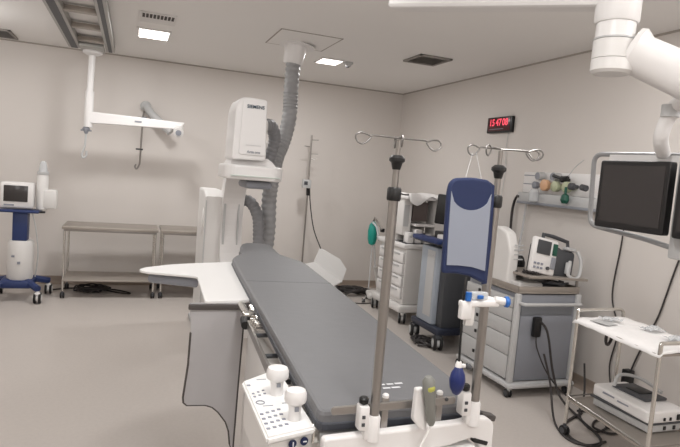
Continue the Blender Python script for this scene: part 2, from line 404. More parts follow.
# cables under the left table
def heap(name, c, rx, ry, n, r, label, cat, m=m_cable, hz=.03, seed=1):
    rnd = random.Random(seed); mb = MB()
    for k in range(n):
        a0 = rnd.random()*6.28; pts = []
        sx, sy = rx*(.5+.5*rnd.random()), ry*(.5+.5*rnd.random()); ox, oy = (rnd.random()-.5)*rx*.5, (rnd.random()-.5)*ry*.5
        for j in range(9):
            a = a0+j*.75; pts.append((c[0]+ox+sx*math.cos(a)*(1+.15*rnd.random()), c[1]+oy+sy*math.sin(a), c[2]+r+hz*rnd.random()))
        mb.tube(pts, r, 6, smooth=True, n=5)
    return tag(mb.build(name, m), label, cat)
heap('cable_coil', (-.42, 7.75, 0), .20, .16, 7, .011, 'tangle of black cables on the floor under the left steel table', 'cable', seed=3, hz=.06)
tag(MB().tube([(-.25, 7.8, .012), (-.05, 7.62, .012), (.05, 7.60, .012), (.0, 7.7, .012), (-.2, 7.85, .012), (-.65, 7.9, .012), (-.85, 7.8, .012)], .009, 6, smooth=True).build('floor_cable', m_cable), 'single black cable looping out along the floor from the coil under the table', 'cable')

# ================================================================ C-ARM
t = thing('c_arm', 'tall white floor mounted imaging arm with detector head behind the patient table', 'x-ray machine', (.9, 5.6, 0))
st = MB(); st.prism([(5.75, 0), (6.35, 0), (6.35, 1.46), (5.95, 1.46), (5.75, 1.40)], (.685, 0, 0), (0, 1, 0), (0, 0, 1), (1, 0, 0), .19, .02)
st.build('stand', m_white2, t)
MB().b2(.69, .70, 5.742, 5.752, .2, 1.36).build('stand_seam', m_lgrey, t)
MB().b2(.66, 1.15, 5.75, 6.5, 0, .06, .02).build('floor_plate', m_lgrey, t)
# arc in a plane along the table, open toward its foot end
ac = MB(); R0, R1 = .70, .86; cyy, czz = 5.02, 1.14; N = 40
vs = []; fs = []
for i in range(N+1):
    a = math.radians(-100+180*i/N)
    for (rr, xx) in ((R0, .845), (R0, 1.055), (R1, 1.055), (R1, .845)):
        vs.append(Vector((xx, cyy+rr*math.cos(a), czz+rr*math.sin(a))))
for i in range(N):
    for k in range(4):
        k2 = (k+1) % 4; fs.append((i*4+k, i*4+k2, (i+1)*4+k2, (i+1)*4+k))
fs += [(0, 1, 2, 3), (N*4+3, N*4+2, N*4+1, N*4)]
ac._add(vs, fs, False); bmesh.ops.bevel(ac.bm, geom=[e for e in ac.bm.edges if abs((e.verts[0].co-e.verts[1].co).x) < .001 and e.is_manifold and e.calc_face_angle(0) > 1], offset=.02, segments=2, affect='EDGES')
ac.build('c_arc', m_white, t)
MB().b2(.86, .88, 5.69, 5.715, .75, 1.5).build('arc_track', m_lgrey, t)
MB().b2(1.0, 1.015, 5.69, 5.715, .75, 1.5).build('arc_track', m_lgrey, t)
MB().cyl((.70, 5.95, 1.14), (.95, 5.90, 1.14), .16, .16, 28).build('hub', m_white2, t)
# detector head
dt = MB(); hy = 5.10
oct_ = [(.695, 4.96), (.76, 4.90), (1.13, 4.88), (1.205, 4.95), (1.215, 5.32), (1.15, 5.44), (.78, 5.44), (.70, 5.38)]
dt.prism(fillet([(x, y, 0) for x, y in oct_], .04, 3, True) and [(p.x, p.y) for p in fillet([(x, y, 0) for x, y in oct_], .04, 3, True)], (0, 0, 1.605), (1, 0, 0), (0, 1, 0), (0, 0, 1), .125, .018)
head = dt.build('detector', m_white, t)
m = MB(); sm = [(.78, 5.00), (1.19, 4.98), (1.19, 5.38), (.78, 5.38)]
vs = []
for (z, k) in ((1.725, 1.0), (1.77, .86), (1.80, .70)):
    for (x, y) in sm: vs.append(Vector((.955+(x-.985)*k-(.02*(1-k)*2.5), 5.16+(y-5.13)*k, z)))
fs = [(0, 1, 2, 3), (11, 10, 9, 8)]
for j in range(2):
    for k in range(4): fs.append((j*4+k, j*4+(k+1) % 4, (j+1)*4+(k+1) % 4, (j+1)*4+k))
m._add(vs, fs); neck = m.build('detector_neck', m_white, t)
MB().b2(.74, 1.16, 4.872, 4.90, 1.635, 1.642, .001).build('detector_band', mat('pale_green_band', (.80, .84, .81), .4), head)
cs = MB(); prof_ = fillet([(.75, 0, 1.77), (.76, 0, 2.20), (.79, 0, 2.29), (.86, 0, 2.305), (1.025, 0, 2.295), (1.045, 0, 1.78)], .03, 4, True)
cs.prism([(p.x, p.z) for p in prof_], (0, 4.95, 0), (1, 0, 0), (0, 0, 1), (0, 1, 0), .42, .015)
casing = cs.build('detector_casing', m_white, t)
cf = MB(); prof_ = fillet([(.805, 0, 1.82), (.815, 0, 2.28), (1.015, 0, 2.277), (1.035, 0, 1.82)], .02, 3, True)
cf.prism([(p.x, p.z) for p in prof_], (0, 4.938, 0), (1, 0, 0), (0, 0, 1), (0, 1, 0), .014, .003); cf.build('front_cover', m_white, casing)
text('maker_lettering', 'SIEMENS', .040, m_logo, (.925, 4.934, 2.225), (1, 0, 0), (0, 0, 1), casing)
MB().b2(.86, .99, 4.933, 4.939, 1.90, 1.903).build('cover_seam', m_lgrey, casing)
text('casing_lettering', 'Artis one', .03, m_ink, (.93, 4.934, 1.845), (1, 0, 0), (0, 0, 1), casing)
MB().prof((1.04, 5.15, 2.08), (.07, 0, 0), [(0, .10), (.6, .09), (1, .06)]).prof((1.04, 5.15, 1.93), (.08, 0, -.02), [(0, .07), (1, .04)]).build('side_knob', m_white2, t)
for q_ in (head, casing): q_.location.x = .035
neck.location.x = .035
# tube assembly under
MB().b2(.80, 1.10, 4.75, 5.25, .26, .62, .05).build('x_ray_tube', m_white2, t)
MB().b2(.93, 1.17, 5.0, 5.40, 1.53, 1.60, .03).build('detector_underside', m_mgrey, t)
# ceiling collar and hoses
t = thing('ceiling_collar', 'white round collar where the thick hose leaves the ceiling', 'collar', (1.55, 6.0, H))
MB().prof((1.54, 6.0, H-.008), (-.02, 0, -.20), [(0, .20), (.06, .20), (.08, .115), (.9, .105), (1, .09)], 28).build('collar_body', m_white, t)
def hose(name, pts, r, m, label, n=26, stp=.018):
    P = catmull(pts, 40); # resample evenly
    out = [P[0]]; acc = 0
    for i in range(1, len(P)):
        d = (P[i]-P[i-1]).length; acc += d
        if acc >= stp/2: out.append(P[i]); acc = 0
    mb = MB().tube(out, r, 16, rad=lambda i, L: r*(1.0 if i % 4 < 2 else .90))
    return tag(mb.build(name, m), label, 'hose')
hose('corrugated_hose', [(1.53, 6.0, 2.86), (1.51, 5.95, 2.6), (1.50, 5.9, 2.25), (1.44, 5.85, 2.0), (1.37, 5.78, 1.84), (1.33, 5.72, 1.66), (1.31, 5.72, 1.42), (1.32, 5.72, 1.1), (1.30, 5.72, .80), (1.25, 5.72, .4)], .078, m_hose, 'long thick grey corrugated hose dropping from the ceiling collar to the table head')
hose('looped_hose', [(1.08, 5.30, 2.08), (1.20, 5.42, 2.12), (1.27, 5.5, 2.02), (1.26, 5.55, 1.88), (1.22, 5.56, 1.74), (1.18, 5.56, 1.60)], .062, m_hosed, 'short dark grey hose looping out of the side of the detector head')
hose('lower_hose', [(1.04, 5.8, 1.38), (1.12, 5.72, 1.37), (1.18, 5.62, 1.25), (1.19, 5.55, 1.08), (1.18, 5.5, .85), (1.1, 5.5, .5)], .058, m_hosed, 'lower bent grey hose coming out beside the white column')

# ================================================================ PATIENT TABLE
t = thing('patient_table', 'long narrow imaging table with steel side rails and white foot end panel', 'exam table', (.85, 2.3, 0))
def tx(y):      # left and right mattress edge at y
    return (.484+(y-1.3)*.067, .985+(y-1.3)*.064)
poly = [(tx(1.39)[0]+.01, 1.39), (tx(1.39)[1]-.01, 1.39), (1.05, 4.0), (1.05, 4.6), (.88, 4.6), (.70, 3.95)]
MB().prism(poly, (0, 0, 1.00), (1, 0, 0), (0, 1, 0), (0, 0, 1), .035, .006).build('tabletop', m_lgrey, t)
MB().b2(.62, .95, 1.75, 3.1, .88, 1.0, .01).build('undercarriage', m_white2, t)
MB().b2(.57, .97, 1.62, 2.78, .06, .92, .03).build('pedestal', m_white2, t)
MB().b2(.52, 1.05, 1.55, 2.9, 0.0, .06, .015).build('base_plate', m_lgrey, t)
for sd in (0, 1):
    a, b = tx(1.45)[sd], tx(3.05)[sd]; o = -.04 if sd == 0 else .03
    m = MB(); m.prism([(0, -.03), (0, .006), (1, .006), (1, -.03)], (a+o-.005, 1.45, 1.02), (b-a, 1.6, 0), (0, 0, 1), (1, 0, 0), .010)
    rail = m.build('side_rail', m_steel, t)
    for k in range(6):
        y = 1.55+k*.27; xx = tx(y)[sd]
        MB().cyl((xx+o, y, 1.012), (xx-o*.6, y, 1.012), .009, seg=10).build('rail_spacer', m_dgrey, rail)
# chrome clamp cluster where the arm board sits
cl = MB(); cl.tube([(.545, 3.0, 1.03), (.535, 2.62, 1.03)], .022, 12); cl.box((.545, 2.62, 1.02), (.07, .07, .06), .008)
cl.tube([(.57, 2.72, 1.05), (.575, 2.60, 1.035), (.57, 2.50, 1.03)], .012, 8)
rc = cl.build('rail_clamp', m_chrome, t)
MB().cyl((.525, 2.60, 1.015), (.515, 2.54, 1.005), .026, .02).build('clamp_knob', m_black, rc)
for k in range(4):
    MB().box((.55+.003*k, 2.50-.03*k, 1.035), (.05, .008, .03), .002).build('clamp_tooth', m_chrome, rc)
# foot end panel (white, arched lower corner at right)
Yp = 1.352
foot = MB().prism(fillet([(.487, 0, 1.050), (.885, 0, 1.066), (.93, 0, 1.074), (.975, 0, 1.072), (.995, 0, 1.055), (1.0, 0, .80), (.955, 0, .80), (.955, 0, .99), (.93, 0, 1.02), (.85, 0, 1.0), (.487, 0, .985)], .012, 3, True) and [(p.x, p.z) for p in fillet([(.487, 0, 1.050), (.885, 0, 1.066), (.93, 0, 1.074), (.975, 0, 1.072), (.995, 0, 1.055), (1.0, 0, .80), (.955, 0, .80), (.955, 0, .99), (.93, 0, 1.02), (.85, 0, 1.0), (.487, 0, .985)], .012, 3, True)], (0, Yp-.03, 0), (1, 0, 0), (0, 0, 1), (0, 1, 0), .03, .006).build('foot_end_panel', m_white, t)
MB().prism([(.49, .995), (.93, 1.0), (.93, .93), (.49, .93)], (0, 1.30, 0), (1, 0, 0), (0, 0, 1), (0, 1, 0), .10, .01).build('panel_apron', m_white2, foot)
# raised rail at the foot with two posts
fr = MB(); pl = fillet([(0, 0, -.011), (.365, 0, -.011), (.365, 0, .011), (0, 0, .011)], .010, 4, True)
fr.prism([(p.x, p.z) for p in pl], (.508, 1.34, 1.114), (1, 0, .025), (0, 0, 1), (0, 1, 0), .008, .002)
frail = fr.build('foot_rail', m_steel, t)
for x in (.664, .828):
    MB().b2(x-.010, x+.010, 1.348, 1.364, 1.03, 1.138, .003).build('rail_post', m_steel, frail)
    MB().prof((x, 1.354, 1.138), (0, 0, .010), [(0, .009), (.7, .009), (1, .006)], 14).build('post_cap', m_white, frail)
MB().cyl((.842, 1.341, 1.128), (.842, 1.337, 1.128), .005).build('rail_screw', m_dgrey, frail)
MB().box((.955, 1.33, 1.005), (.05, .02, .014), .004, rot=Matrix.Rotation(.30, 4, 'Y')).build('end_lever', m_black, t)
MB().box((1.01, 1.385, 1.05), (.05, .03, .018), .004, rot=Matrix.Rotation(.25, 4, 'Y')).build('end_bracket', m_edge, t)

# mattress
t = thing('table_mattress', 'slate grey vinyl mattress pad lying along the patient table', 'mattress', (.75, 2.9, 1.035))
outl = []
for y in (1.378, 1.9, 2.6, 3.3, 3.7): outl.append((tx(y)[1], y))
outl += [(1.135, 3.82), (1.085, 3.98), (1.055, 4.12), (1.075, 4.40), (1.09, 4.62), (1.03, 4.69), (.90, 4.68), (.855, 4.60), (.815, 4.45), (.80, 4.30), (.76, 4.20), (.775, 4.12), (.70, 3.98), (.66, 3.86)]
for y in (3.5, 2.9, 2.2, 1.6, 1.378): outl.append((tx(y)[0], y))
pl = fillet([(x, y, 0) for x, y in outl], .03, 3, True)
mb = MB(); mb.prism([(p.x, p.y) for p in pl], (0, 0, 1.036), (1, 0, 0), (0, 1, 0), (0, 0, 1), .062, .012)
pad = mb.build('pad', m_mattress, t)
MB().prism([(p.x+(.004 if p.x > .75 else -.004), p.y-(.004 if p.y < 2 else 0)) for p in pl], (0, 0, 1.046), (1, 0, 0), (0, 1, 0), (0, 0, 1), .022, .004).build('edge_band', m_matside, t)
MB().prism([(p.x, p.y) for p in [Vector((tx(3.1)[0]+.01, 3.10)), Vector((tx(3.1)[1]-.01, 3.06)), Vector((tx(3.1)[1]-.01, 3.066)), Vector((tx(3.1)[0]+.01, 3.106))]], (0, 0, 1.0965), (1, 0, 0), (0, 1, 0), (0, 0, 1), .002).build('crease', m_matside, t)
# two short lines of unreadable white print near the foot
for (xa, ya, wd) in ((.733, 1.54, .030), (.766, 1.541, .022), (.796, 1.544, .026), (.742, 1.512, .024), (.773, 1.514, .028)):
    MB().box((xa, ya, 1.0987), (wd, .009, .0006), 0, rot=.03).build('white_print', m_wink, pad)

# arm board
t = thing('arm_board', 'white L shaped arm board jutting left from under the mattress', 'arm board', (.4, 3.4, 1.06))
pl = fillet([(.66, 2.84, 0), (.36, 2.79, 0), (.388, 3.42, 0), (.30, 3.46, 0), (.10, 3.54, 0), (.062, 3.60, 0), (.10, 3.68, 0), (.25, 3.80, 0), (.40, 3.87, 0), (.70, 3.97, 0)], .03, 3, True)
MB().prism([(p.x, p.y) for p in pl], (0, 0, 1.043), (1, 0, 0), (0, 1, 0), (0, 0, 1), .014, .003).build('board', m_board, t)
MB().b2(.40, .60, 3.0, 3.06, 1.01, 1.042, .004).build('board_bracket', m_steel, t)
un = MB(); pl2 = [(.12, 3.60), (.40, 3.46), (.40, 3.84), (.27, 3.79)]
un.prism(pl2, (0, 0, .975), (1, 0, 0), (0, 1, 0), (0, 0, 1), .06, .02); un.build('padded_underside', m_mgrey, t)

# hanging shield
t = thing('hanging_shield', 'grey leaded shield panel with dark edging hanging from the left table rail', 'radiation shield', (.36, 2.55, .5))
pts = [(.291, 1.045), (.305, .90), (.302, .74), (.287, .575), (.290, .55), (.305, .537), (.393, .533), (.43, .52), (.462, .492), (.502, .438), (.520, .39), (.530, .32), (.545, .28), (.550, .654), (.556, .94), (.545, 1.045)]
P0 = Vector((0, 2.80, 0)); U = Vector((1, 0, 0))
MB().prism(pts, P0, U, (0, 0, 1), Vector((0, 1, 0)), .012).build('panel', m_shield, t)
ed = MB(); ed.tube([P0+U*a+Vector((0, .006, z)) for a, z in pts[1:]], .007, 6); ed.build('edging', m_edge, t)
MB().b2(.285, .60, 2.785, 2.805, 1.015, 1.041, .004).build('hanger_bar', m_edge, t)

# control console
t = thing('control_console', 'white control box with two joystick knobs clamped to the left rail', 'control panel', (.42, 1.6, .95))
top = [(.352, 1.735), (.500, 1.80), (.462, 1.395), (.345, 1.352), (.318, 1.60)]
cpl = [(.353, 1.715, 1.05), (.495, 1.81, 1.05), (.470, 1.375, 1.05), (.330, 1.33, 1.05)]
A, B, Cc, Dd = [Vector(p) for p in ((.352, 1.735, 1.055), (.492, 1.84, 1.055), (.486, 1.385, 1.055), (.345, 1.345, 1.055))]
def quadbox(m, A, B, Cc, Dd, th):
    dn = Vector((0, 0, -th)); vs = [A, B, Cc, Dd, A+dn, B+dn, Cc+dn, Dd+dn]
    m._add(vs, [(0, 1, 2, 3), (7, 6, 5, 4), (0, 4, 5, 1), (1, 5, 6, 2), (2, 6, 7, 3), (3, 7, 4, 0)]); 
    bmesh.ops.bevel(m.bm, geom=list(m.bm.edges), offset=.006, segments=3, affect='EDGES'); return m
quadbox(MB(), A, B, Cc, Dd, .020).build('key_panel', m_board, t)
k_ = Vector((.008, .012, -.02)); quadbox(MB(), A+Vector((.01, -.01, -.018)), B+Vector((-.004, -.01, -.018)), Cc+Vector((-.004, .012, -.018)), Dd+Vector((.008, .012, -.018)), .12).build('housing', m_white2, t)
def cp(u, v, h=0): return A.lerp(B, u).lerp(Dd.lerp(Cc, u), v)+Vector((0, 0, h))
keys = []
for (u0, v0, nu, nv, du, dv, sz) in ((.10, .66, 4, 4, .125, .075, .009), (.12, .30, 3, 2, .12, .06, .007), (.10, .13, 1, 1, .1, .1, .010)):
    for i in range(nu):
        for j in range(nv):
            c = cp(u0+i*du, v0+j*dv, .001); MB().box(c, (sz*1.1, sz*.9, .003), .001).build('key', m_ink, t)
for (u, v, wd) in ((.45, .10, .03), (.72, .60, .03), (.30, .56, .03)):
    MB().box(cp(u, v, .0004), (wd, .004, .001)).build('print_line', m_ink, t)
ring = MB().tube([cp(.18, .48, .001)+Vector((.012*math.cos(a*PI/6), .012*math.sin(a*PI/6), 0)) for a in range(12)], .0018, 5, closed=True).build('dial_ring', m_ink, t)
def joystick(c, r):
    j = MB().prof(c, (0, 0, .085), [(0, r*.62), (.30, r*.58), (.50, r*.66), (.58, r*1.0), (.66, r*1.08), (.86, r*1.05), (.96, r*.92), (1, r*.55)], 24).build('joystick', m_white, t)
    MB().box((c[0], c[1]-r*.72, c[2]+.035), (.012, .004, .012), .001).build('joystick_button', m_mgrey, j)
joystick(tuple(cp(.60, .42)), .031); joystick(tuple(cp(.67, .84)), .028)
F0 = Dd.lerp(Cc, .55)+Vector((.004, -.004+.012, -.075))
fdir = (Cc-Dd).normalized(); fn = Vector((fdir.y, -fdir.x, 0)).normalized()
for q, kx in enumerate((.50, .74)):
    c = Dd.lerp(Cc, kx)+Vector((.003, .010, -.033)) + fn*.004
    b_ = MB().cyl(c, c+fn*.004, .011, seg=20).build('round_symbol', m_inkb, t)
    MB().box(c+fn*.005, (.003, .002, .012) if q == 0 else (.010, .002, .003), 0).build('symbol_mark', m_wink, b_)
MB().box(Cc+Vector((.012, .03, -.03)), (.03, .03, .05), .004).build('rail_bracket', m_chrome, t)

# ---------------------------------------------------------------- IV poles
def iv_pole(x, y, zb, ztop, hooks, label, dz1):
    t = thing('iv_pole', label, 'iv pole', (x, y, zb), group='iv poles clamped to the foot rail')
    cl = MB(); cl.prof((x, y, zb-.056), (0, 0, .068), [(0, .0175), (.9, .0175), (1, .0145)], 24); cl.box((x-.012, y+.004, zb-.022), (.03, .026, .062), .005)
    cb = cl.build('clamp_block', m_white, t)
    MB().box((x-.030, y+.006, zb+.006), (.028, .034, .066), .006).build('clamp_jaw', m_white, cb)
    MB().prof((x-.030, y+.006, zb+.039), (0, 0, .020), [(0, .005), (.2, .012), (.8, .013), (1, .009)], 12).build('clamp_knob', m_black, cb)
    for k in range(2): MB().box((x-.034, y-.0125, zb-.008+k*.020), (.008, .004, .008)).build('clamp_slot', m_dgrey, cb)
    MB().cyl((x, y, zb-.02), (x, y, dz1), .0125, seg=20).build('lower_tube', m_steel, t)
    MB().prof((x, y, dz1-.012), (0, 0, .034), [(0, .0165), (.15, .018), (.85, .018), (1, .015)], 20).build('collar_grip', m_black, t)
    MB().cyl((x, y, dz1+.01), (x, y, ztop-.055), .0085, seg=16).build('upper_tube', m_steel, t)
    g = MB().prof((x, y, ztop-.078), (0, 0, .036), [(0, .010), (.2, .012), (.45, .014), (.6, .020), (.8, .020), (1, .012)], 20)
    g.build('height_lock', m_black, t)
    MB().cyl((x, y, ztop-.045), (x, y, ztop-.004), .006, seg=12).build('top_stem', m_steel, t)
    for hk in hooks:
        MB().tube([(x+a, y+b, ztop+c) for a, b, c in hk], .0022, 8, smooth=True).build('hook', m_hooks, t)
    return t
def hook_arm(dx, dy, L):     # an arm that loops back down like a pig tail
    d = Vector((dx, dy, 0)).normalized()
    P = [(0, 0), (.06*L/.1, .001), (L*.72, -.001), (L*.86, .004), (L*1.0, .004), (L*1.08, -.004), (L*1.04, -.016), (L*.92, -.022), (L*.80, -.016), (L*.70, -.004)]
    return [(d.x*a, d.y*a, z) for a, z in P]
iv_pole(.620, 1.322, 1.095, 1.820, [hook_arm(1, -.05, .108), hook_arm(-1, .05, .105), hook_arm(.25, 1, .05), hook_arm(-.25, -1, .045)], 'iv pole left of the two at the table foot, crossing the mattress', 1.676)
iv_pole(.921, 1.322, 1.115, 1.820, [hook_arm(1, -.15, .105), hook_arm(-1, .2, .085), hook_arm(.9, -.6, .10), hook_arm(-.8, -.5, .085)], 'iv pole right of the two at the table foot, carrying the infusion bag', 1.676)

# pressure infusion bag + bulb
t = thing('pressure_bag', 'navy pressure infusion bag with grey mesh front hanging from the right iv pole hook', 'infusion bag', (.815, 1.26, 1.48))
bo = [(.735, 1.700), (.739, 1.722), (.752, 1.733), (.80, 1.738), (.850, 1.735), (.862, 1.72), (.865, 1.685), (.869, 1.56), (.872, 1.475), (.868, 1.468), (.82, 1.488), (.78, 1.494), (.745, 1.494), (.741, 1.50), (.738, 1.60)]
pl = fillet([(x, 0, z) for x, z in bo], .010, 3, True)
bm_ = MB().prism([(p.x, p.z) for p in pl], (0, 1.252, 0), (1, 0, 0), (0, 0, 1), (0, 1, 0), .018, .006)
bag = bm_.build('bag_body', m_navy, t)
arc = [(.741+.116*k/12, 1.700-.044*max(0, 1-(k/6-1)**2)**.5) for k in range(13)]
fm = arc+[(.859, 1.60), (.861, 1.503), (.82, 1.513), (.78, 1.516), (.748, 1.516), (.744, 1.60)]
MB().prism(fm, (0, 1.2495, 0), (1, 0, 0), (0, 0, 1), (0, 1, 0), .003).build('mesh_front', m_mesh, bag)
MB().prism([(.858, 1.730), (.872, 1.722), (.880, 1.58), (.879, 1.468), (.866, 1.466)], (0, 1.262, 0), (1, 0, 0), (0, 0, 1), (0, 1, 0), .006).build('side_flap', m_navy, bag)
MB().tube([(.784, 1.262, 1.735), (.815, 1.29, 1.803)], .0006, 5).tube([(.831, 1.262, 1.735), (.825, 1.29, 1.803)], .0006, 5).build('hanging_cord', m_lgrey, t)
MB().tube([(.812, 1.255, 1.485), (.806, 1.25, 1.44), (.808, 1.25, 1.36), (.812, 1.25, 1.26)], .0032, 8, smooth=True).build('inflation_tube', m_black, t)
MB().prof((.812, 1.25, 1.245), (0, 0, .022), [(0, .009), (.5, .010), (1, .006)], 12).box((.822, 1.25, 1.255), (.018, .010, .009), .002).build('valve', m_white, t)
MB().prof((.812, 1.25, 1.178), (0, 0, .078), [(0, .004), (.06, .010), (.25, .018), (.5, .021), (.72, .018), (.9, .011), (1, .008)], 20).build('squeeze_bulb', m_bulb, t, label='blue rubber squeeze bulb')
MB().prof((.834, 1.25, 1.256), (.014, 0, -.008), [(0, .006), (.5, .008), (1, .006)], 12).build('valve_screw', m_dgrey, t)
# transducer bracket
t = thing('transducer_bracket', 'white plastic manifold with blue caps clamped to the right iv pole', 'manifold', (.84, 1.26, 1.39))
MB().box((.855, 1.252, 1.418), (.115, .018, .016), .004).box((.815, 1.252, 1.400), (.03, .020, .045), .004).box((.870, 1.268, 1.425), (.07, .03, .014), .004).build('bracket_body', m_white, t)
MB().box((.83, 1.255, 1.385), (.026, .016, .05), .004).build('bracket_tail', m_white2, t)
MB().prof((.818, 1.247, 1.426), (0, 0, .022), [(0, .008), (1, .008)], 14).build('blue_cap', m_bluecap, t)
MB().box((.852, 1.246, 1.436), (.016, .012, .010), .002).build('blue_cap', m_bluecap, t)
MB().box((.853, 1.256, 1.438), (.05, .02, .02), .004).build('clear_block', m_clear, t)
MB().cyl((.900, 1.25, 1.428), (.928, 1.245, 1.424), .010, .010, 14).build('side_port', m_white, t)
MB().prof((.928, 1.245, 1.424), (.012, -.004, 0), [(0, .014), (.6, .015), (1, .010)], 18).build('side_cap', m_bluecap, t)
# hand switch
t = thing('hand_switch', 'grey hand switch with yellow button in a white holder on the foot rail', 'hand switch', (.73, 1.24, 1.1))
MB().prism([(p.x, p.z) for p in fillet([(.688, 0, 1.190), (.712, 0, 1.190), (.716, 0, 1.145), (.728, 0, 1.135), (.728, 0, 1.070), (.712, 0, 1.077), (.686, 0, 1.105)], .006, 3, True)], (.038, 1.30, -.012), (1, 0, 0), (0, 0, 1), (0, 1, 0), .02, .004).build('holder', m_white, t)
hs = MB(); hs.prof((.772, 1.290, 1.082), (-.024, -.004, .134), [(0, .007), (.08, .012), (.5, .015), (.7, .018), (.92, .017), (1, .009)], 16)
hb = hs.build('switch_body', m_handg, t)
MB().ball((.753, 1.274, 1.187), .011, 1, .5, 1.1).build('button', m_yellow, hb)
MB().tube([(.772, 1.290, 1.085), (.760, 1.284, 1.06), (.738, 1.28, 1.02), (.732, 1.275, .95), (.735, 1.275, .6)], .0032, 8, smooth=True).build('cord', m_white2, t)

# ================================================================ thin stand, folded board, cables by the back wall
t = thing('slim_stand', 'slim steel stand with small grey box halfway up, by the back wall', 'stand', (2.35, 7.95, 0))
MB().cyl((2.37, 7.95, .04), (2.37, 7.95, 2.235), .0125, seg=12).build('pole', m_steel, t)
for k, (z, L, s) in enumerate(((2.17, .10, 1), (2.07, .10, -1), (1.97, .11, 1), (1.90, .08, 1))):
    MB().cyl((2.37, 7.95, z), (2.37+s*L, 7.93, z+.005), .006, seg=8).build('side_pin', m_steel, t)
gb = MB().box((2.33, 7.90, 1.545), (.12, .08, .12), .008).build('control_box', m_lgrey, t)
MB().box((2.31, 7.857, 1.555), (.05, .01, .05), .003).build('box_display', m_dgrey, gb)
MB().cyl((2.37, 7.93, 1.50), (2.37, 7.93, 1.38), .028, .022).build('black_grip', m_black, t)
for k in range(5):
    a = k*2*PI/5; MB().tube([(2.37, 7.95, .06), (2.37+.22*math.cos(a), 7.95+.22*math.sin(a), .045)], .014, 8).build('base_leg', m_steel, t)
    caster(t, 2.37+.22*math.cos(a), 7.95+.22*math.sin(a), .022)
MB().tube([(2.39, 7.93, 1.5), (2.42, 7.93, 1.25), (2.5, 7.93, .9), (2.62, 7.9, .62), (2.7, 7.85, .4), (2.75, 7.8, .2)], .008, 6, smooth=True).build('hanging_cable', m_cable, t)
t = thing('folded_board', 'white board folded into a V, leaning low near the back wall', 'board', (2.7, 7.5, 0))
A0 = Vector((2.29, 7.45, .52)); B0 = Vector((2.50, 7.75, .72)); C0 = Vector((2.90, 7.68, .53)); D0 = Vector((2.95, 7.6, .37)); E0 = Vector((2.85, 7.5, .22)); F0_ = Vector((2.64, 7.3, .22)); 
def poly3(m, P, th=Vector((0, 0, -.02))):
    n = len(P); m._add(list(P)+[p+th for p in P], [tuple(range(n)), tuple(range(2*n-1, n-1, -1))]+[(i, i+n, (i+1) % n+n, (i+1) % n) for i in range(n)]); return m
fold0, fold1 = Vector((2.437, 7.60, .476)), Vector((2.88, 7.60, .21))
poly3(MB(), [fold0, Vector((2.503, 7.60, .668)), Vector((2.56, 7.62, .66)), Vector((2.825, 7.62, .525)), Vector((2.932, 7.61, .385))  , fold1], Vector((0, .02, -.004))).build('upright_panel', m_board, t)
poly3(MB(), [fold0, fold1, Vector((2.64, 7.32, .195)), Vector((2.21, 7.33, .492))], Vector((0, 0, -.015))).build('lower_panel', m_board, t)
MB().b2(2.45, 2.75, 7.45, 7.60, 0, .17, .02).build('support_box', m_lgrey, t)
heap('cable_pile', (3.06, 7.72, 0), .30, .20, 9, .014, 'pile of black cables on the floor beside the folded board', 'cable', seed=5, hz=.07)
tag(MB().tube([(2.75, 7.35, .01), (2.85, 7.15, .01), (3.05, 7.1, .01), (3.25, 7.2, .01), (3.2, 7.45, .01)], .008, 6, smooth=True).build('floor_cable', m_cable), 'thin cable loop on the floor in front of the cable pile', 'cable')

# ================================================================ anaesthesia machine with teal bag
t = thing('anaesthesia_machine', 'white wheeled anaesthesia machine with drawers and a teal breathing bag', 'medical cart', (3.3, 6.45, 0))
x0, x1, y0, y1 = 3.09, 3.62, 6.14, 6.88
for (x, y) in ((3.12, 6.12), (3.10, 6.90), (3.58, 6.16), (3.58, 6.88)): caster(t, x, y, .068, (.5, 1), m_white2, m_lgrey)
MB().b2(x0-.04, x1+.02, y0-.05, y1+.05, .13, .22, .03).build('base', m_white2, t)
MB().b2(x0+.02, x1, y0, y1, .22, .90, .02).build('cabinet', m_white2, t)
MB().cyl((3.42, y0-.002, .80), (3.42, y0-.014, .80), .013).build('cabinet_lock', m_dgrey, t)
for k in range(4):
    z0 = .285+k*.145
    dr = MB().b2(x0-.012, x0+.03, y0+.02, y1-.02, z0, z0+.130, .012).build('drawer', m_white, t)
    MB().b2(x0-.022, x0-.008, y0+.10, y1-.10, z0+.095, z0+.115, .006).build('drawer_handle', m_lgrey, dr)
MB().b2(x0-.03, x1+.02, y0-.03, y1+.03, .90, .96, .02).build('worktop', m_white, t)
MB().b2(x0+.0, x0+.30, y0+.0, y1-.2, .961, .968, .003).build('dark_mat', m_dgrey, t)
# upper frame
up_ = MB(); up_.b2(x0+.02, x0+.12, y0+.30, y0+.40, .96, 1.50, .015); up_.b2(x1-.14, x1-.0, y0+.05, y0+.3, .96, 1.50, .02); up_.b2(x0+.14, x1-.14, y0+.30, y0+.42, .96, 1.50, .01)
up_.b2(x0-.02, x0+.10, y0+.1, y0+.55, 1.05, 1.50, .02)
up_.build('upper_frame', m_white2, t)
MB().b2(x0-.01, x0+.06, y0+.094, y0+.1, 1.16, 1.42, .003).build('frame_window', m_lgrey, t)
MB().b2(x0-.04, x1-.02, y0-.02, y1-.15, 1.49, 1.53, .015).build('top_shelf', m_white, t)
MB().b2(x0+.11, x0+.31, y0+.10, y0+.14, 1.23, 1.46, .008).build('screen', mat('brown_grey_screen', (.36, .32, .31), .35), t)
MB().b2(x0+.12, x0+.38, y0+.02, y0+.30, 1.17, 1.20, .008).build('mid_shelf', m_white, t)
for (a, b, c, d, zz) in ((.02, .10, .0, .12, .13), (.13, .22, .02, .14, .17), (.25, .33, .0, .12, .12), (.35, .42, .05, .18, .09)):
    MB().b2(x0+a, x0+b, y0+c, y0+d, .968, .968+zz, .012).build('instrument_block', m_white, t)
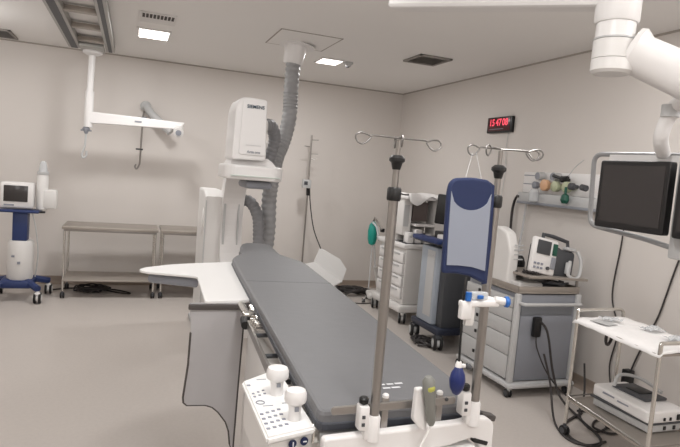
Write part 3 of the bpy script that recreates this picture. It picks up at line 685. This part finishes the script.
MB().b2(x0+.225, x0+.25, y0+.0, y0+.03, 1.0, 1.10, .004).build('dark_gauge', m_dgrey, t)
MB().prof((x0+.06, y0-.004, 1.06), (0, -.01, 0), [(0, .025), (1, .02)]).build('round_gauge', m_lgrey, t)
# bag arm
MB().tube([(x0+.02, y1+.02, 1.05), (3.09, 7.0, 1.12), (3.08, 7.06, 1.16), (3.09, 7.12, 1.17), (3.09, 7.16, 1.12)], .014, 8).build('bag_arm', m_steel, t)
MB().prof((3.09, 7.15, .80), (0, 0, .32), [(0, .015), (.06, .045), (.25, .062), (.6, .068), (.85, .055), (.96, .03), (1, .02)], 20).build('breathing_bag', m_teal, t, label='teal breathing bag')
MB().tube([(3.05, 7.1, 1.12), (3.10, 7.05, 1.05), (3.12, 7.0, .9), (3.10, 7.0, .95)], .016, 8, smooth=True).build('breathing_tube', m_clear, t)
MB().box((3.13, 6.93, 1.03), (.05, .05, .05), .01).build('arm_joint', m_black, t)
# papers / draped plastic on top
pb = MB(); NX, NY = 12, 8; vs = []; fs = []
for i in range(NX+1):
    for j in range(NY+1):
        u, v = i/NX, j/NY; x = x0-.02+u*.58; y = y0-.06+v*.45
        z = 1.545+.025*math.sin(u*7+v*3)*.6+.012*math.sin(v*11+u*5)-(max(0, .12-v)*1.2*(.5+.5*math.sin(u*9)))
        vs.append(Vector((x, y, max(z, 1.532 if v > .14 else 1.42))))
for i in range(NX):
    for j in range(NY): fs.append((i*(NY+1)+j, (i+1)*(NY+1)+j, (i+1)*(NY+1)+j+1, i*(NY+1)+j+1))
pb._add(vs, fs, True); o = pb.build('plastic_cover', m_cloth); tag(o, 'crumpled white plastic cover on top of the anaesthesia machine', 'cover')
so = o.modifiers.new('thick', 'SOLIDIFY'); so.thickness = .004
# small white pedestal base left of the machine
t = thing('tube_stand', 'thin white stand with splayed base under the teal bag', 'stand', (3.15, 7.25, 0))
MB().box((3.22, 7.3, .10), (.30, .26, .07), .03).box((3.10, 7.22, .08), (.14, .12, .07), .02).build('base', m_white2, t)
MB().tube([(3.22, 7.3, .12), (3.18, 7.28, .3), (3.10, 7.22, .5)], .028, 10).build('strut', m_white2, t)
MB().tube([(3.10, 7.22, .5), (3.04, 7.18, .8)], .014, 8).tube([(3.02, 7.2, .2), (3.02, 7.2, .8)], .010, 8).build('clear_tube', m_clear, t)
t.location.x += .10
for x, y in ((3.06, 7.2), (3.36, 7.3), (3.2, 7.42), (3.2, 7.18)): caster(t, x, y, .028)

# ================================================================ second cart (navy worktop, dark monitor)
t = thing('ultrasound_cart', 'tall grey cart with navy worktop and dark monitor beside the anaesthesia machine', 'medical cart', (3.2, 5.4, 0))
for (x, y) in ((3.03, 5.62), (3.03, 5.10), (3.5, 5.62), (3.5, 5.1)): caster(t, x, y, .075, (.3, 1), m_dgrey, m_lgrey)
MB().b2(3.0, 3.58, 5.08, 5.68, .15, .22, .02).build('base', m_darknavy, t)
MB().b2(3.02, 3.25, 5.26, 5.60, .22, 1.04, .02).build('grey_cabinet', m_bgrey, t)
MB().b2(3.015, 3.02, 5.29, 5.45, .3, 1.0, .002).build('cabinet_panel', m_lgrey, t)
MB().b2(3.07, 3.56, 5.14, 5.25, .18, 1.04, .01).build('front_column', m_dgrey, t)
MB().b2(3.25, 3.56, 5.25, 5.60, .22, 1.04, .01).build('dark_body', m_dgrey, t)
MB().b2(2.98, 3.60, 5.05, 5.72, 1.07, 1.12, .015).build('worktop', m_darknavy, t)
MB().b2(2.93, 3.05, 5.12, 5.68, 1.09, 1.14, .015).build('front_bumper', m_navyp, t)
MB().b2(3.1, 3.5, 5.2, 5.5, 1.12, 1.20, .01).build('keyboard_block', m_black, t)
MB().box((3.22, 5.42, 1.43), (.30, .05, .32), .015, rot=Matrix.Rotation(-.5, 4, 'Z') @ Matrix.Rotation(.05, 4, 'Y')).build('monitor', m_black, t)
MB().cyl((3.3, 5.47, 1.12), (3.3, 5.47, 1.35), .03).build('monitor_neck', m_dgrey, t)
MB().b2(3.14, 3.24, 5.18, 5.24, 1.14, 1.21, .01).b2(3.02, 3.10, 5.22, 5.30, 1.12, 1.18, .01).build('small_box', m_white2, t)
MB().box((3.015, 5.35, .94), (.01, .10, .02), .003).build('vent_slot', m_lgrey, t)
heap('cable_bundle', (3.0, 5.35, 0), .10, .22, 5, .011, 'short bundle of black cables on the floor in front of the navy topped cart', 'cable', seed=9, hz=.04)

# ================================================================ third cart (grey, drawers, tray top)
t = thing('emergency_cart', 'grey drawer cart with side push handle and steel tray top', 'medical cart', (3.4, 4.2, 0))
x0, x1, y0, y1 = 3.00, 3.62, 3.86, 4.62
MB().b2(x0-.03, x1+.03, y0-.04, y1+.03, .075, .12, .02).build('base_frame', m_lgrey, t)
MB().b2(x0+.03, x1-.0, y0+.012, y1, .13, .86, .006).build('body', m_mgrey, t)
for (x, y) in ((x0+.01, y0), (x1, y0)): MB().b2(x-.025, x+.025, y-.012, y+.03, .12, .87, .012).build('corner_post', m_lgrey, t)
MB().b2(x0+.05, x1-.05, y0+.005, y0+.012, .16, .68, .003).build('end_panel', m_mgrey, t)
MB().b2(x0+.05, x1-.05, y0+.004, y0+.010, .69, .76, .003).build('upper_end_panel', mat('darker_grey_panel', (.47, .48, .50), .5), t)
MB().tube(fillet([(x0+.02, y0-.01, .795), (x0+.02, y0-.07, .795), (x1-.02, y0-.07, .795), (x1-.02, y0-.01, .795)], .03), .014, 10).build('push_handle', m_lgrey, t)
zz = .14
for hgt in (.20, .16, .13, .11, .09):
    dr = MB().b2(x0-.004, x0+.03, y0+.05, y1-.01, zz, zz+hgt-.006, .004).build('drawer', m_lgrey, t)
    MB().b2(x0-.014, x0-.003, y0+.52, y0+.55, zz+hgt*.35, zz+hgt*.35+.03, .004).build('drawer_latch', m_black, dr); zz += hgt
for (x, y) in ((x0, y0+.0), (x1-.02, y0), (x0, y1), (x1-.02, y1)): caster(t, x, y, .036, (0, 1), m_lgrey, m_dgrey, .08)
MB().b2(x0+.0, x1, y0-.0, y1, .87, .885, .004).b2(x0, x0+.008, y0, y1, .885, .93, .002).b2(x0, x1, y0, y0+.008, .885, .93, .002).b2(x1-.008, x1, y0, y1, .885, .93, .002).build('tray_top', m_steelm, t)
MB().b2(x0+.06, x0+.30, y0+.08, y1-.2, .887, .945, .004).build('paper_pile', m_white2, t)
sf = MB().box((3.37, 4.08, 1.005), (.60, .50, .02), .004, rot=Matrix.Rotation(.03, 4, 'Y')).build('device_shelf', m_steelm, t)
for (x, y) in ((3.12, 4.28), (3.60, 3.88), (3.60, 4.28)): MB().cyl((x, y, .885), (x, y, 1.0), .012, seg=10).build('shelf_post', m_steel, t)
MB().b2(3.30, 3.55, 3.95, 4.2, .887, .93, .01).build('lower_box', m_dgrey, t)
t2 = thing('power_brick', 'black power adapter hooked on the end panel of the grey drawer cart', 'power adapter', (3.20, 3.83, .5))
MB().box((3.195, 3.832, .60), (.075, .045, .17), .015).build('adapter_body', m_black, t2)
MB().tube([(3.20, 3.82, .66), (3.26, 3.80, .60), (3.29, 3.78, .50), (3.33, 3.74, .25), (3.36, 3.65, .06), (3.3, 3.35, .012), (3.2, 3.05, .012), (3.05, 2.95, .012), (2.98, 3.08, .012), (3.1, 3.3, .012), (3.4, 3.45, .012)], .010, 8, smooth=True).build('adapter_cord', m_cable, t2)
MB().tube([(3.19, 3.82, .52), (3.2, 3.8, .42), (3.3, 3.76, .22), (3.45, 3.7, .06), (3.6, 3.6, .012)], .006, 6, smooth=True).build('thin_cord', m_cable, t2)

# defibrillator on the cart
t = thing('defibrillator', 'white and grey defibrillator monitor with handle on the drawer cart shelf', 'defibrillator', (3.37, 3.98, 1.02), rotz=0)
R = Matrix.Rotation(-.12, 4, 'X') @ Matrix.Rotation(.17, 4, 'Y')
def L(p): return Vector((3.25, 3.90, 1.025)) + R @ Vector(p)
b_ = MB().box(L((-.01, .02, .155)), (.25, .05, .30), .018, rot=R).build('front_panel', m_white, t)
MB().box(L((-.035, -.01, .225)), (.135, .012, .115), .004, rot=R).build('screen', m_dgrey, b_)
MB().box(L((.080, -.008, .225)), (.045, .01, .10), .003, rot=R).build('green_key_block', m_green, b_)
MB().box(L((.080, -.009, .11)), (.045, .01, .10), .003, rot=R).build('grey_key_block', m_mgrey, b_)
for i in range(3):
    for j in range(2): MB().box(L((-.10+i*.035, -.008, .05+j*.035)), (.022, .008, .018), .002, rot=R).build('key', m_ink, b_)
MB().cyl(L((.03, -.004, .06)), L((.03, -.022, .06)), .014).build('dial', m_dgrey, b_)
MB().box(L((.20, .09, .13)), (.24, .16, .24), .03, rot=R).box(L((.06, .09, .14)), (.25, .12, .24), .02, rot=R).build('rear_body', m_dgrey, t)
MB().tube([L((.0, .07, .26)), L((.0, .07, .345)), L((.10, .07, .345)), L((.26, .07, .33)), L((.28, .07, .25))], .017, 10).build('handle', m_dgrey, t)
MB().box(L((.26, .03, .265)), (.10, .06, .03), .01, rot=R).build('paddle_rest', m_lgrey, t)
MB().tube([L((.32, .0, .26)), L((.355, -.02, .18)), L((.35, -.03, .06)), L((.29, -.04, .02)), L((.23, -.03, .05)), L((.24, -.02, .12)), L((.26, 0, .16))], .015, 10, smooth=True).build('coiled_lead', m_lgrey, t)
MB().box(L((.24, -.01, .10)), (.05, .03, .10), .01, rot=R).build('paddle', m_lgrey, t)
# black rounded devices left of it, dark cables
t = thing('suction_gauge', 'pair of small dark round canisters behind the tray beside the defibrillator', 'canister', (3.25, 4.42, .89))
MB().prof((3.30, 4.42, .89), (0, 0, .26), [(0, .055), (.7, .06), (.9, .045), (1, .02)]).build('canister', m_dgrey, t)
MB().prof((3.42, 4.44, .89), (0, 0, .22), [(0, .05), (.7, .055), (.9, .04), (1, .02)]).build('canister', m_black, t)
heap('lead_bundle', (3.18, 3.96, 1.018), .07, .07, 4, .006, 'dark monitor leads bunched on the shelf left of the defibrillator', 'cable', seed=12, hz=.03)
heap('lead_coil', (3.42, 3.93, .93), .11, .05, 5, .008, 'grey and black leads stuffed under the defibrillator shelf', 'cable', seed=14, hz=.03, m=m_dgrey)
# white rounded machine behind pole
t = thing('suction_pump', 'tall white rounded device standing on the tray behind the right iv pole', 'medical device', (3.1, 4.2, .88))
pl = fillet([(4.05, 0, .89), (4.05, 0, 1.20), (4.12, 0, 1.35), (4.24, 0, 1.39), (4.40, 0, 1.36), (4.42, 0, .89)], .04, 4, True)
MB().prism([(p.x, p.z) for p in pl], (3.015, 0, 0), (0, 1, 0), (0, 0, 1), (1, 0, 0), .10, .02).build('shell', m_white2, t)
MB().cyl((3.10, 4.052, 1.02), (3.10, 4.04, 1.02), .012).build('black_port', m_black, t)
for k in range(4): MB().b2(3.06, 3.15, 4.046, 4.052, 1.12+k*.04, 1.13+k*.04).build('vent_line', m_lgrey, t)

# ================================================================ gas panel on the right wall
t = thing('gas_panel', 'long white medical gas panel with gauges on the right wall', 'gas panel', (RX, 4.56, 1.6))
MB().b2(RX-.045, RX-.001, 3.75, 5.03, 1.69, 1.90, .008).build('upper_trunk', m_white, t)
MB().b2(RX-.10, RX-.001, 3.75, 5.03, 1.585, 1.69, .01).build('lower_trunk', m_lgrey, t)
MB().b2(RX-.048, RX-.044, 4.78, 5.02, 1.862, 1.87).b2(RX-.048, RX-.044, 4.78, 5.02, 1.775, 1.783).build('trunk_slot', m_ink, t)
MB().b2(RX-.104, RX-.099, 3.75, 5.03, 1.575, 1.60, .001).build('lower_lip', m_mgrey, t)
for (y, z) in ((4.72, 1.86), (4.50, 1.86)):
    g = MB().cyl((RX-.05, y, z), (RX-.12, y, z), .042, seg=20).build('gauge', m_lgrey, t)
    MB().cyl((RX-.12, y, z), (RX-.124, y, z), .034, seg=20).build('gauge_face', m_mgrey, g)
for (y, z, r, m__) in ((4.74, 1.77, .035, m_mgrey), (4.60, 1.775, .055, m_peach), (4.45, 1.77, .05, m_yelg), (4.30, 1.77, .05, m_yelg), (4.36, 1.84, .03, m_black), (4.24, 1.78, .032, m_dgrey)):
    MB().prof((RX-.045, y, z), (-.10, 0, 0), [(0, r*.5), (.4, r*.6), (.5, r), (.9, r), (1, r*.6)]).build('regulator', m__, t)
MB().tube([(RX-.13, 4.48, 1.87), (RX-.13, 4.38, 1.85), (RX-.13, 4.28, 1.86)], .016, 8).build('valve_lever', m_black, t)
MB().tube([(RX-.13, 4.30, 1.85), (RX-.13, 4.20, 1.96), (RX-.12, 4.12, 2.02)], .004, 6).build('antenna_wire', m_lgrey, t)
MB().prof((RX-.13, 4.73, 1.60), (0, 0, .13), [(0, .03), (.1, .05), (.8, .05), (1, .03)]).build('humidifier_bottle', m_clear, t)
MB().prof((RX-.15, 4.27, 1.62), (0, 0, .15), [(0, .025), (.2, .04), (.5, .032), (.6, .012), (1, .012)]).build('suction_valve', m_green, t)
MB().tube([(RX-.13, 4.10, 1.78), (RX-.13, 4.04, 1.77)], .028, 10).build('side_outlet', m_dgrey, t)
# hoses on the wall
tag(MB().tube([(RX-.10, 5.0, 1.64), (RX-.06, 5.08, 1.645), (RX-.04, 5.15, 1.58), (RX-.04, 5.17, 1.45), (RX-.04, 5.15, 1.2), (RX-.06, 5.05, 1.0), (RX-.08, 4.95, .9)], .014, 8, smooth=True).build('black_hose', m_cable), 'black hose curving down the wall from the left end of the gas panel', 'hose')
tag(MB().tube([(RX-.03, 4.96, 1.62), (RX-.03, 4.98, 1.3), (RX-.05, 5.0, .95)], .010, 8).build('clear_hose', m_clear), 'pale straight tube hanging below the gas panel', 'hose')
tag(MB().tube([(RX-.012, 5.42, 2.33), (RX-.012, 5.43, 2.1), (RX-.012, 5.40, 1.9), (RX-.012, 5.44, 1.5)], .0035, 6, smooth=True).build('clock_cord', m_lgrey), 'thin pale cord dropping from the digital clock', 'cord')
tag(MB().tube([(RX-.012, 3.70, 1.9), (RX-.012, 3.70, 1.37), (RX-.014, 3.73, .9), (RX-.02, 3.62, .62), (RX-.02, 3.66, .30), (RX-.05, 3.55, .04)], .007, 6, smooth=True).build('wall_cable', m_cable), 'dark cable running down the right wall behind the left monitor', 'cable')
tag(MB().tube([(RX-.012, 3.0, 1.6), (RX-.012, 3.14, 1.33), (RX-.012, 3.26, .85), (RX-.012, 3.36, .6), (RX-.02, 3.45, .3), (RX-.04, 3.4, .12)], .007, 6, smooth=True).build('wall_cable', m_cable), 'dark cable slanting down the right wall behind the steel trolley', 'cable')

# clock
t = thing('digital_clock', 'black digital wall clock with three red digit pairs on the right wall', 'clock', (RX, 5.6, 2.4))
MB().b2(RX-.04, RX-.001, 5.34, 5.80, 2.325, 2.50, .006).build('case', m_black, t)
win = MB().b2(RX-.044, RX-.040, 5.37, 5.77, 2.345, 2.485, .001).build('red_window', m_redbk, t)
for k, (y, s) in enumerate(((5.70, '15'), (5.575, '47'), (5.455, '08'))):
    text('led_digits', s, .105, m_led, (RX-.0455, y, 2.435), (0, -1, 0), (0, 0, 1), win, .0006)
MB().b2(RX-.0455, RX-.0442, 5.48, 5.74, 2.362, 2.368).build('caption_strip', m_ink, win)

# ================================================================ ceiling boom with monitors
t = thing('ceiling_boom', 'thick white ceiling boom arm with round joints at the upper right', 'ceiling boom', (1.75, 1.78, H))
# horizontal spar, vertical hub, spring arm, drop tube
def dpt(x, y, d):
    return Vector((0, 0, 1.7193))+(fw+r_*((x-340)/f)-u_*((y-223.5)/f))*d
Pj = Vector((1.774, 1.864, 2.42))
sp = MB(); 
s0, s1 = Vector((1.52, 2.83, 2.755)), Vector((1.83, 1.86, 2.56))
s0 = Vector((1.335, 3.05, 2.72)); s1 = Vector((1.77, 1.855, 2.52))
dd = (s1-s0).normalized(); sd = Vector((0, 0, 1)).cross(dd).normalized(); uu = dd.cross(sd)
sp.prism([(p.x, p.y) for p in fillet([(0, -.065, 0), ((s1-s0).length+.03, -.065, 0), ((s1-s0).length+.03, .075, 0), (0, .055, 0)], .03, 4, True)], s0-sd*.06, dd, uu, sd, .12, .02)
sp.build('spar', m_white, t)
MB().ball(s0+uu*-.05+dd*.17, .008).build('indicator_light', m_glow, t)
MB().cyl((s0.x, s0.y, s0.z), (s0.x, s0.y, H-.04), .055, .055, 28).prof((s0.x, s0.y, H-.001), (0, 0, -.05), [(0, .16), (.7, .16), (1, .06)], 28).build('ceiling_post', m_white, t)
MB().prof((Pj.x, Pj.y, 2.62), (0, 0, -.22), [(0, .078), (.1, .084), (.95, .084), (1, .078)], 32).build('swivel_top', m_white, t)
MB().prof((Pj.x, Pj.y, 2.475), (0, 0, -.14), [(0, .068), (.03, .072), (1, .074)], 32).build('swivel_middle', m_white, t)
MB().prof((Pj.x, Pj.y, 2.335), (0, 0, -.075), [(0, .072), (.05, .078), (1, .078)], 32).build('swivel_clear', m_white2, t)
MB().prof((Pj.x, Pj.y, 2.258), (0, 0, -.055), [(0, .078), (.8, .078), (1, .065)], 32).build('swivel_lower', m_white2, t)
MB().prof((Pj.x, Pj.y, 2.340), (0, 0, -.006), [(0, .079), (1, .079)], 32).build('swivel_ring', m_lgrey, t)
# boom: axis goes right and toward the camera
b0 = Vector((1.85, 1.832, 2.292)); b1 = Vector((2.15, 1.52, 2.08)); 
bd = (b1-b0)
MB().prof(b0-bd.normalized()*.025, bd, [(0, .075), (.01, .095), (.05, .100), (.08, .092), (.12, .080), (.5, .084), (.9, .08), (1, .05)], 32).build('spring_arm', m_white, t)
MB().cyl((Pj.x, Pj.y, 2.31), b0, .05).build('arm_knuckle', m_white2, t)
dtp = Vector((2.125, 1.855, 0))
MB().tube([b0+bd*.62+Vector((0, 0, -.02)), Vector((2.055, 1.72, 2.14)), Vector((2.08, 1.80, 2.12)), Vector((2.085, 1.85, 2.05)), Vector((2.10, 1.88, 1.98)), Vector((2.18, 1.93, 1.925))], .030, 16, smooth=True).build('drop_tube', m_white, t)
MB().prof((2.078, 1.83, 2.065), (0, 0, .05), [(0, .036), (1, .036)], 20).build('tube_sleeve', m_lgrey, t)
# monitor frame
A0 = Vector((2.20, 2.22, 0)); dr = Vector((.11, -.994, 0)).normalized(); nr = Vector((dr.y, -dr.x, 0))   # nr points to the room? 
def fp(s_, z, o=0): return A0+dr*s_+nr*o+Vector((0, 0, z))
tf = thing('monitor_frame', 'rounded grey tube frame that carries the two hanging monitors', 'frame', tuple(fp(.3, 1.55)))
loop = fillet([fp(-.12, 1.925), fp(.90, 1.915), fp(.90, 1.43), fp(.20, 1.540), fp(-.10, 1.568)], .05, 5, True)
MB().tube(loop, .012, 10, closed=True).build('tube_loop', m_mframe, tf)
MB().prism([(-.02, 1.895), (.85, 1.885), (.85, 1.915), (-.02, 1.922)], A0, dr, (0, 0, 1), nr, .012).build('top_plate', m_white, tf)
MB().prism([(.34, 1.49), (.88, 1.43), (.88, 1.50), (.34, 1.555)], A0, dr, (0, 0, 1), nr, .01).build('bottom_plate', m_lgrey, tf)
MB().box(fp(.42, 1.72, -.0), (.05, .16, .5), .01).build('back_bracket', m_lgrey, tf)
def monitor(s0_, s1_, z0, z1, label, tilt=0):
    t = thing('hanging_monitor', label, 'monitor', tuple(fp((s0_+s1_)/2, z0)), group='monitors on the tube frame')
    U2 = (dr+nr*0*tilt).normalized()
    sg = -1 if (nr.x > 0) else 1
    off = sg*.09
    MB().prism([(p.x, p.z) for p in fillet([(s0_, 0, z0), (s1_, 0, z0-.004), (s1_, 0, z1), (s0_, 0, z1)], .012, 3, True)], A0+nr*off, dr, (0, 0, 1), nr*(-sg), .045, .006).build('housing', m_scrn2, t)
    MB().prism([(s0_+.022, z0+.03), (s1_-.022, z0+.026), (s1_-.022, z1-.022), (s0_+.022, z1-.022)], A0+nr*(off+sg*.0015), dr, (0, 0, 1), nr*(-sg), .004).build('screen', m_screen, t)
    return t
monitor(.0, .357, 1.572, 1.888, 'left dark monitor in the grey tube frame')
monitor(.395, .76, 1.565, 1.865, 'right dark monitor in the tube frame, cut off by the picture edge')

# ================================================================ steel trolley at right
t = thing('steel_trolley', 'stainless trolley with curved end handles in front of the right wall', 'trolley', (3.15, 2.75, 0))
corners = {'a': (2.985, 3.17), 'b': (3.43, 3.20), 'c': (2.88, 2.40), 'd': (3.30, 2.40)}
TZ = .858
for (p, q) in (('a', 'b'), ('c', 'd')):
    (xa, ya), (xb, yb) = corners[p], corners[q]
    out = .05 if p == 'a' else -.05
    MB().tube(fillet([(xa, ya, .09), (xa, ya, TZ+.03), (xa, ya, TZ+.05), (xb, yb, TZ+.05), (xb, yb, .09)], .05), .0125, 10).build('end_frame', m_chrome, t)
for k in 'abcd': caster(t, *corners[k], .035, (0, 1), m_dgrey, m_dgrey, .10)
def shelf(z, name):
    P = [(2.975, 3.16), (3.43, 3.19), (3.31, 2.40), (2.87, 2.40)]
    pl = [(p.x, p.y) for p in fillet([(x, y, 0) for x, y in P], .03, 3, True)]
    MB().prism(pl, (0, 0, z-.015), (1, 0, 0), (0, 1, 0), (0, 0, 1), .015, .003).build(name, m_steelm, t)
    if z < .5: MB().tube([(x, y, z+.015) for x, y in P], .006, 8, closed=True).build('guard_rail', m_steel, t)
shelf(.845, 'top_shelf'); shelf(.275, 'bottom_shelf')
# cloth on top
cb = MB(); NX, NY = 16, 26; vs = []; fs = []
rnd = random.Random(4)
for i in range(NX+1):
    for j in range(NY+1):
        u, v = i/NX, j/NY; xl = 2.965+(2.865-2.965)*v-.012; xr = 3.42+(3.30-3.42)*v; y = 3.185+(2.38-3.185)*v
        x = xl+(xr-xl)*u; z = .853+.006*abs(math.sin(9*u+5*v))+.004*abs(math.sin(17*v-6*u))
        if u < .08: z -= (.08-u)/.08*.03
        if v < .05: z -= (.05-v)/.05*.006
        vs.append(Vector((x, y, z)))
for i in range(NX):
    for j in range(NY): fs.append((i*(NY+1)+j, (i+1)*(NY+1)+j, (i+1)*(NY+1)+j+1, i*(NY+1)+j+1))
cb._add(vs, fs, True); o = cb.build('trolley_cloth', m_cloth); o.modifiers.new('thick', 'SOLIDIFY').thickness = .004
tag(o, 'white cloth spread over the top of the steel trolley', 'cloth')
for i, (x, y, lab) in enumerate(((3.16, 3.05, 'small crumpled clear packet lying on the far end of the trolley cloth'), (3.26, 2.80, 'crumpled clear packet at mid trolley top'), (3.22, 2.58, 'crumpled clear packet nearest on the trolley top'))):
    pk = MB(); vs = []; fs = []; rn = random.Random(i); n = 7
    for a in range(n):
        for b in range(n): vs.append(Vector((x+(a/(n-1)-.5)*.13, y+(b/(n-1)-.5)*.10, .868+rn.random()*.022)))
    for a in range(n-1):
        for b in range(n-1): fs.append((a*n+b, (a+1)*n+b, (a+1)*n+b+1, a*n+b+1))
    pk._add(vs, fs, False); o = pk.build('plastic_packet', m_clear); o.modifiers.new('thick', 'SOLIDIFY').thickness = .002; tag(o, lab, 'packet', 'clear packets on the trolley')
tag(MB().box((3.05, 3.0, .866), (.10, .14, .003), 0, rot=.2).build('paper_sheet', m_lgrey), 'printed grey sheet lying on the trolley cloth', 'paper')
heap('hanging_coil', (3.02, 2.98, .73), .01, .01, 1, .001, 'tiny', 'x').name = 'tmp_coil'
D.objects.remove(D.objects['tmp_coil'])
tag(MB().tube([(3.04+.055*math.cos(a*PI/7), 2.93+.03*math.cos(a*PI/7), .785+.05*math.sin(a*PI/7)) for a in range(14)], .010, 8, closed=True).build('cable_ring', m_cable), 'black ring of coiled cable hanging under the trolley top', 'cable')
# device on lower shelf
t = thing('white_recorder', 'white flat recorder with dark lid on the lower trolley shelf', 'medical device', (3.17, 2.78, .30), rotz=0)
pl = fillet([(3.03, 3.06, 0), (3.33, 3.06, 0), (3.32, 2.56, 0), (3.0, 2.56, 0)], .03, 3, True)
MB().prism([(p.x, p.y) for p in pl], (0, 0, .344), (1, 0, 0), (0, 1, 0), (0, 0, 1), .076, .012).build('body', m_white, t)
MB().b2(3.12, 3.31, 2.70, 2.98, .42, .44, .008).build('dark_lid', m_dgrey, t)
MB().b2(3.16, 3.27, 2.78, 2.90, .44, .446, .003).build('lid_window', m_black, t)
MB().tube([(3.12, 2.96, .43), (3.18, 2.98, .50), (3.28, 2.9, .50), (3.30, 2.74, .46)], .012, 8, smooth=True).build('lid_handle', m_lgrey, t)
for k, (x, s_) in enumerate(((3.12, .016), (3.17, .016), (3.23, .028))):
    MB().b2(x, x+s_, 2.552, 2.558, .36, .36+s_*1.3, .002).build('socket', m_black, t)
MB().b2(3.015, 3.022, 2.85, 2.95, .392, .402).b2(3.01, 3.018, 2.70, 2.82, .385, .394).build('side_print', m_ink, t)
t.location.x += .05
t = thing('lower_unit', 'flat grey unit lying under the white recorder on the trolley', 'medical device', (3.17, 2.76, .28))
MB().b2(3.02, 3.31, 2.57, 3.03, .282, .336, .008).build('body', m_lgrey, t)
MB().b2(3.01, 3.32, 2.56, 3.05, .333, .344, .003).build('dark_gap', m_dgrey, t)
for x in (3.14, 3.22): MB().b2(x, x+.02, 2.563, 2.57, .295, .32, .002).build('socket', m_black, t)
t.location.x += .05
# cables around the trolley
cbs = [([(3.66, 3.75, .30), (3.55, 3.60, .10), (3.35, 3.42, .012), (3.25, 3.15, .012), (3.5, 3.25, .012), (3.6, 3.4, .012), (3.4, 3.5, .012)], 'black cable looping on the floor beyond the trolley casters'),
       ([(3.10, 3.6, .45), (3.12, 3.52, .25), (3.05, 3.35, .02), (2.95, 3.1, .012), (3.02, 2.98, .012), (3.2, 3.0, .012)], 'black cable rising beside the grey drawer cart near the trolley leg'),
       ([(3.6, 3.3, .05), (3.5, 3.15, .012), (3.35, 3.1, .012), (3.3, 3.22, .012), (3.45, 3.32, .012), (3.62, 3.2, .012), (3.7, 3.05, .012)], 'curled black cable on the floor behind the trolley')]
for p, lab in cbs: tag(MB().tube(p, .009, 6, smooth=True).build('floor_cable', m_cable), lab, 'cable')
tag(MB().box((RX-.07, 3.42, .30), (.07, .07, .12), .01).build('power_plug', m_black), 'black plug adapter low by the right wall behind the trolley', 'plug')
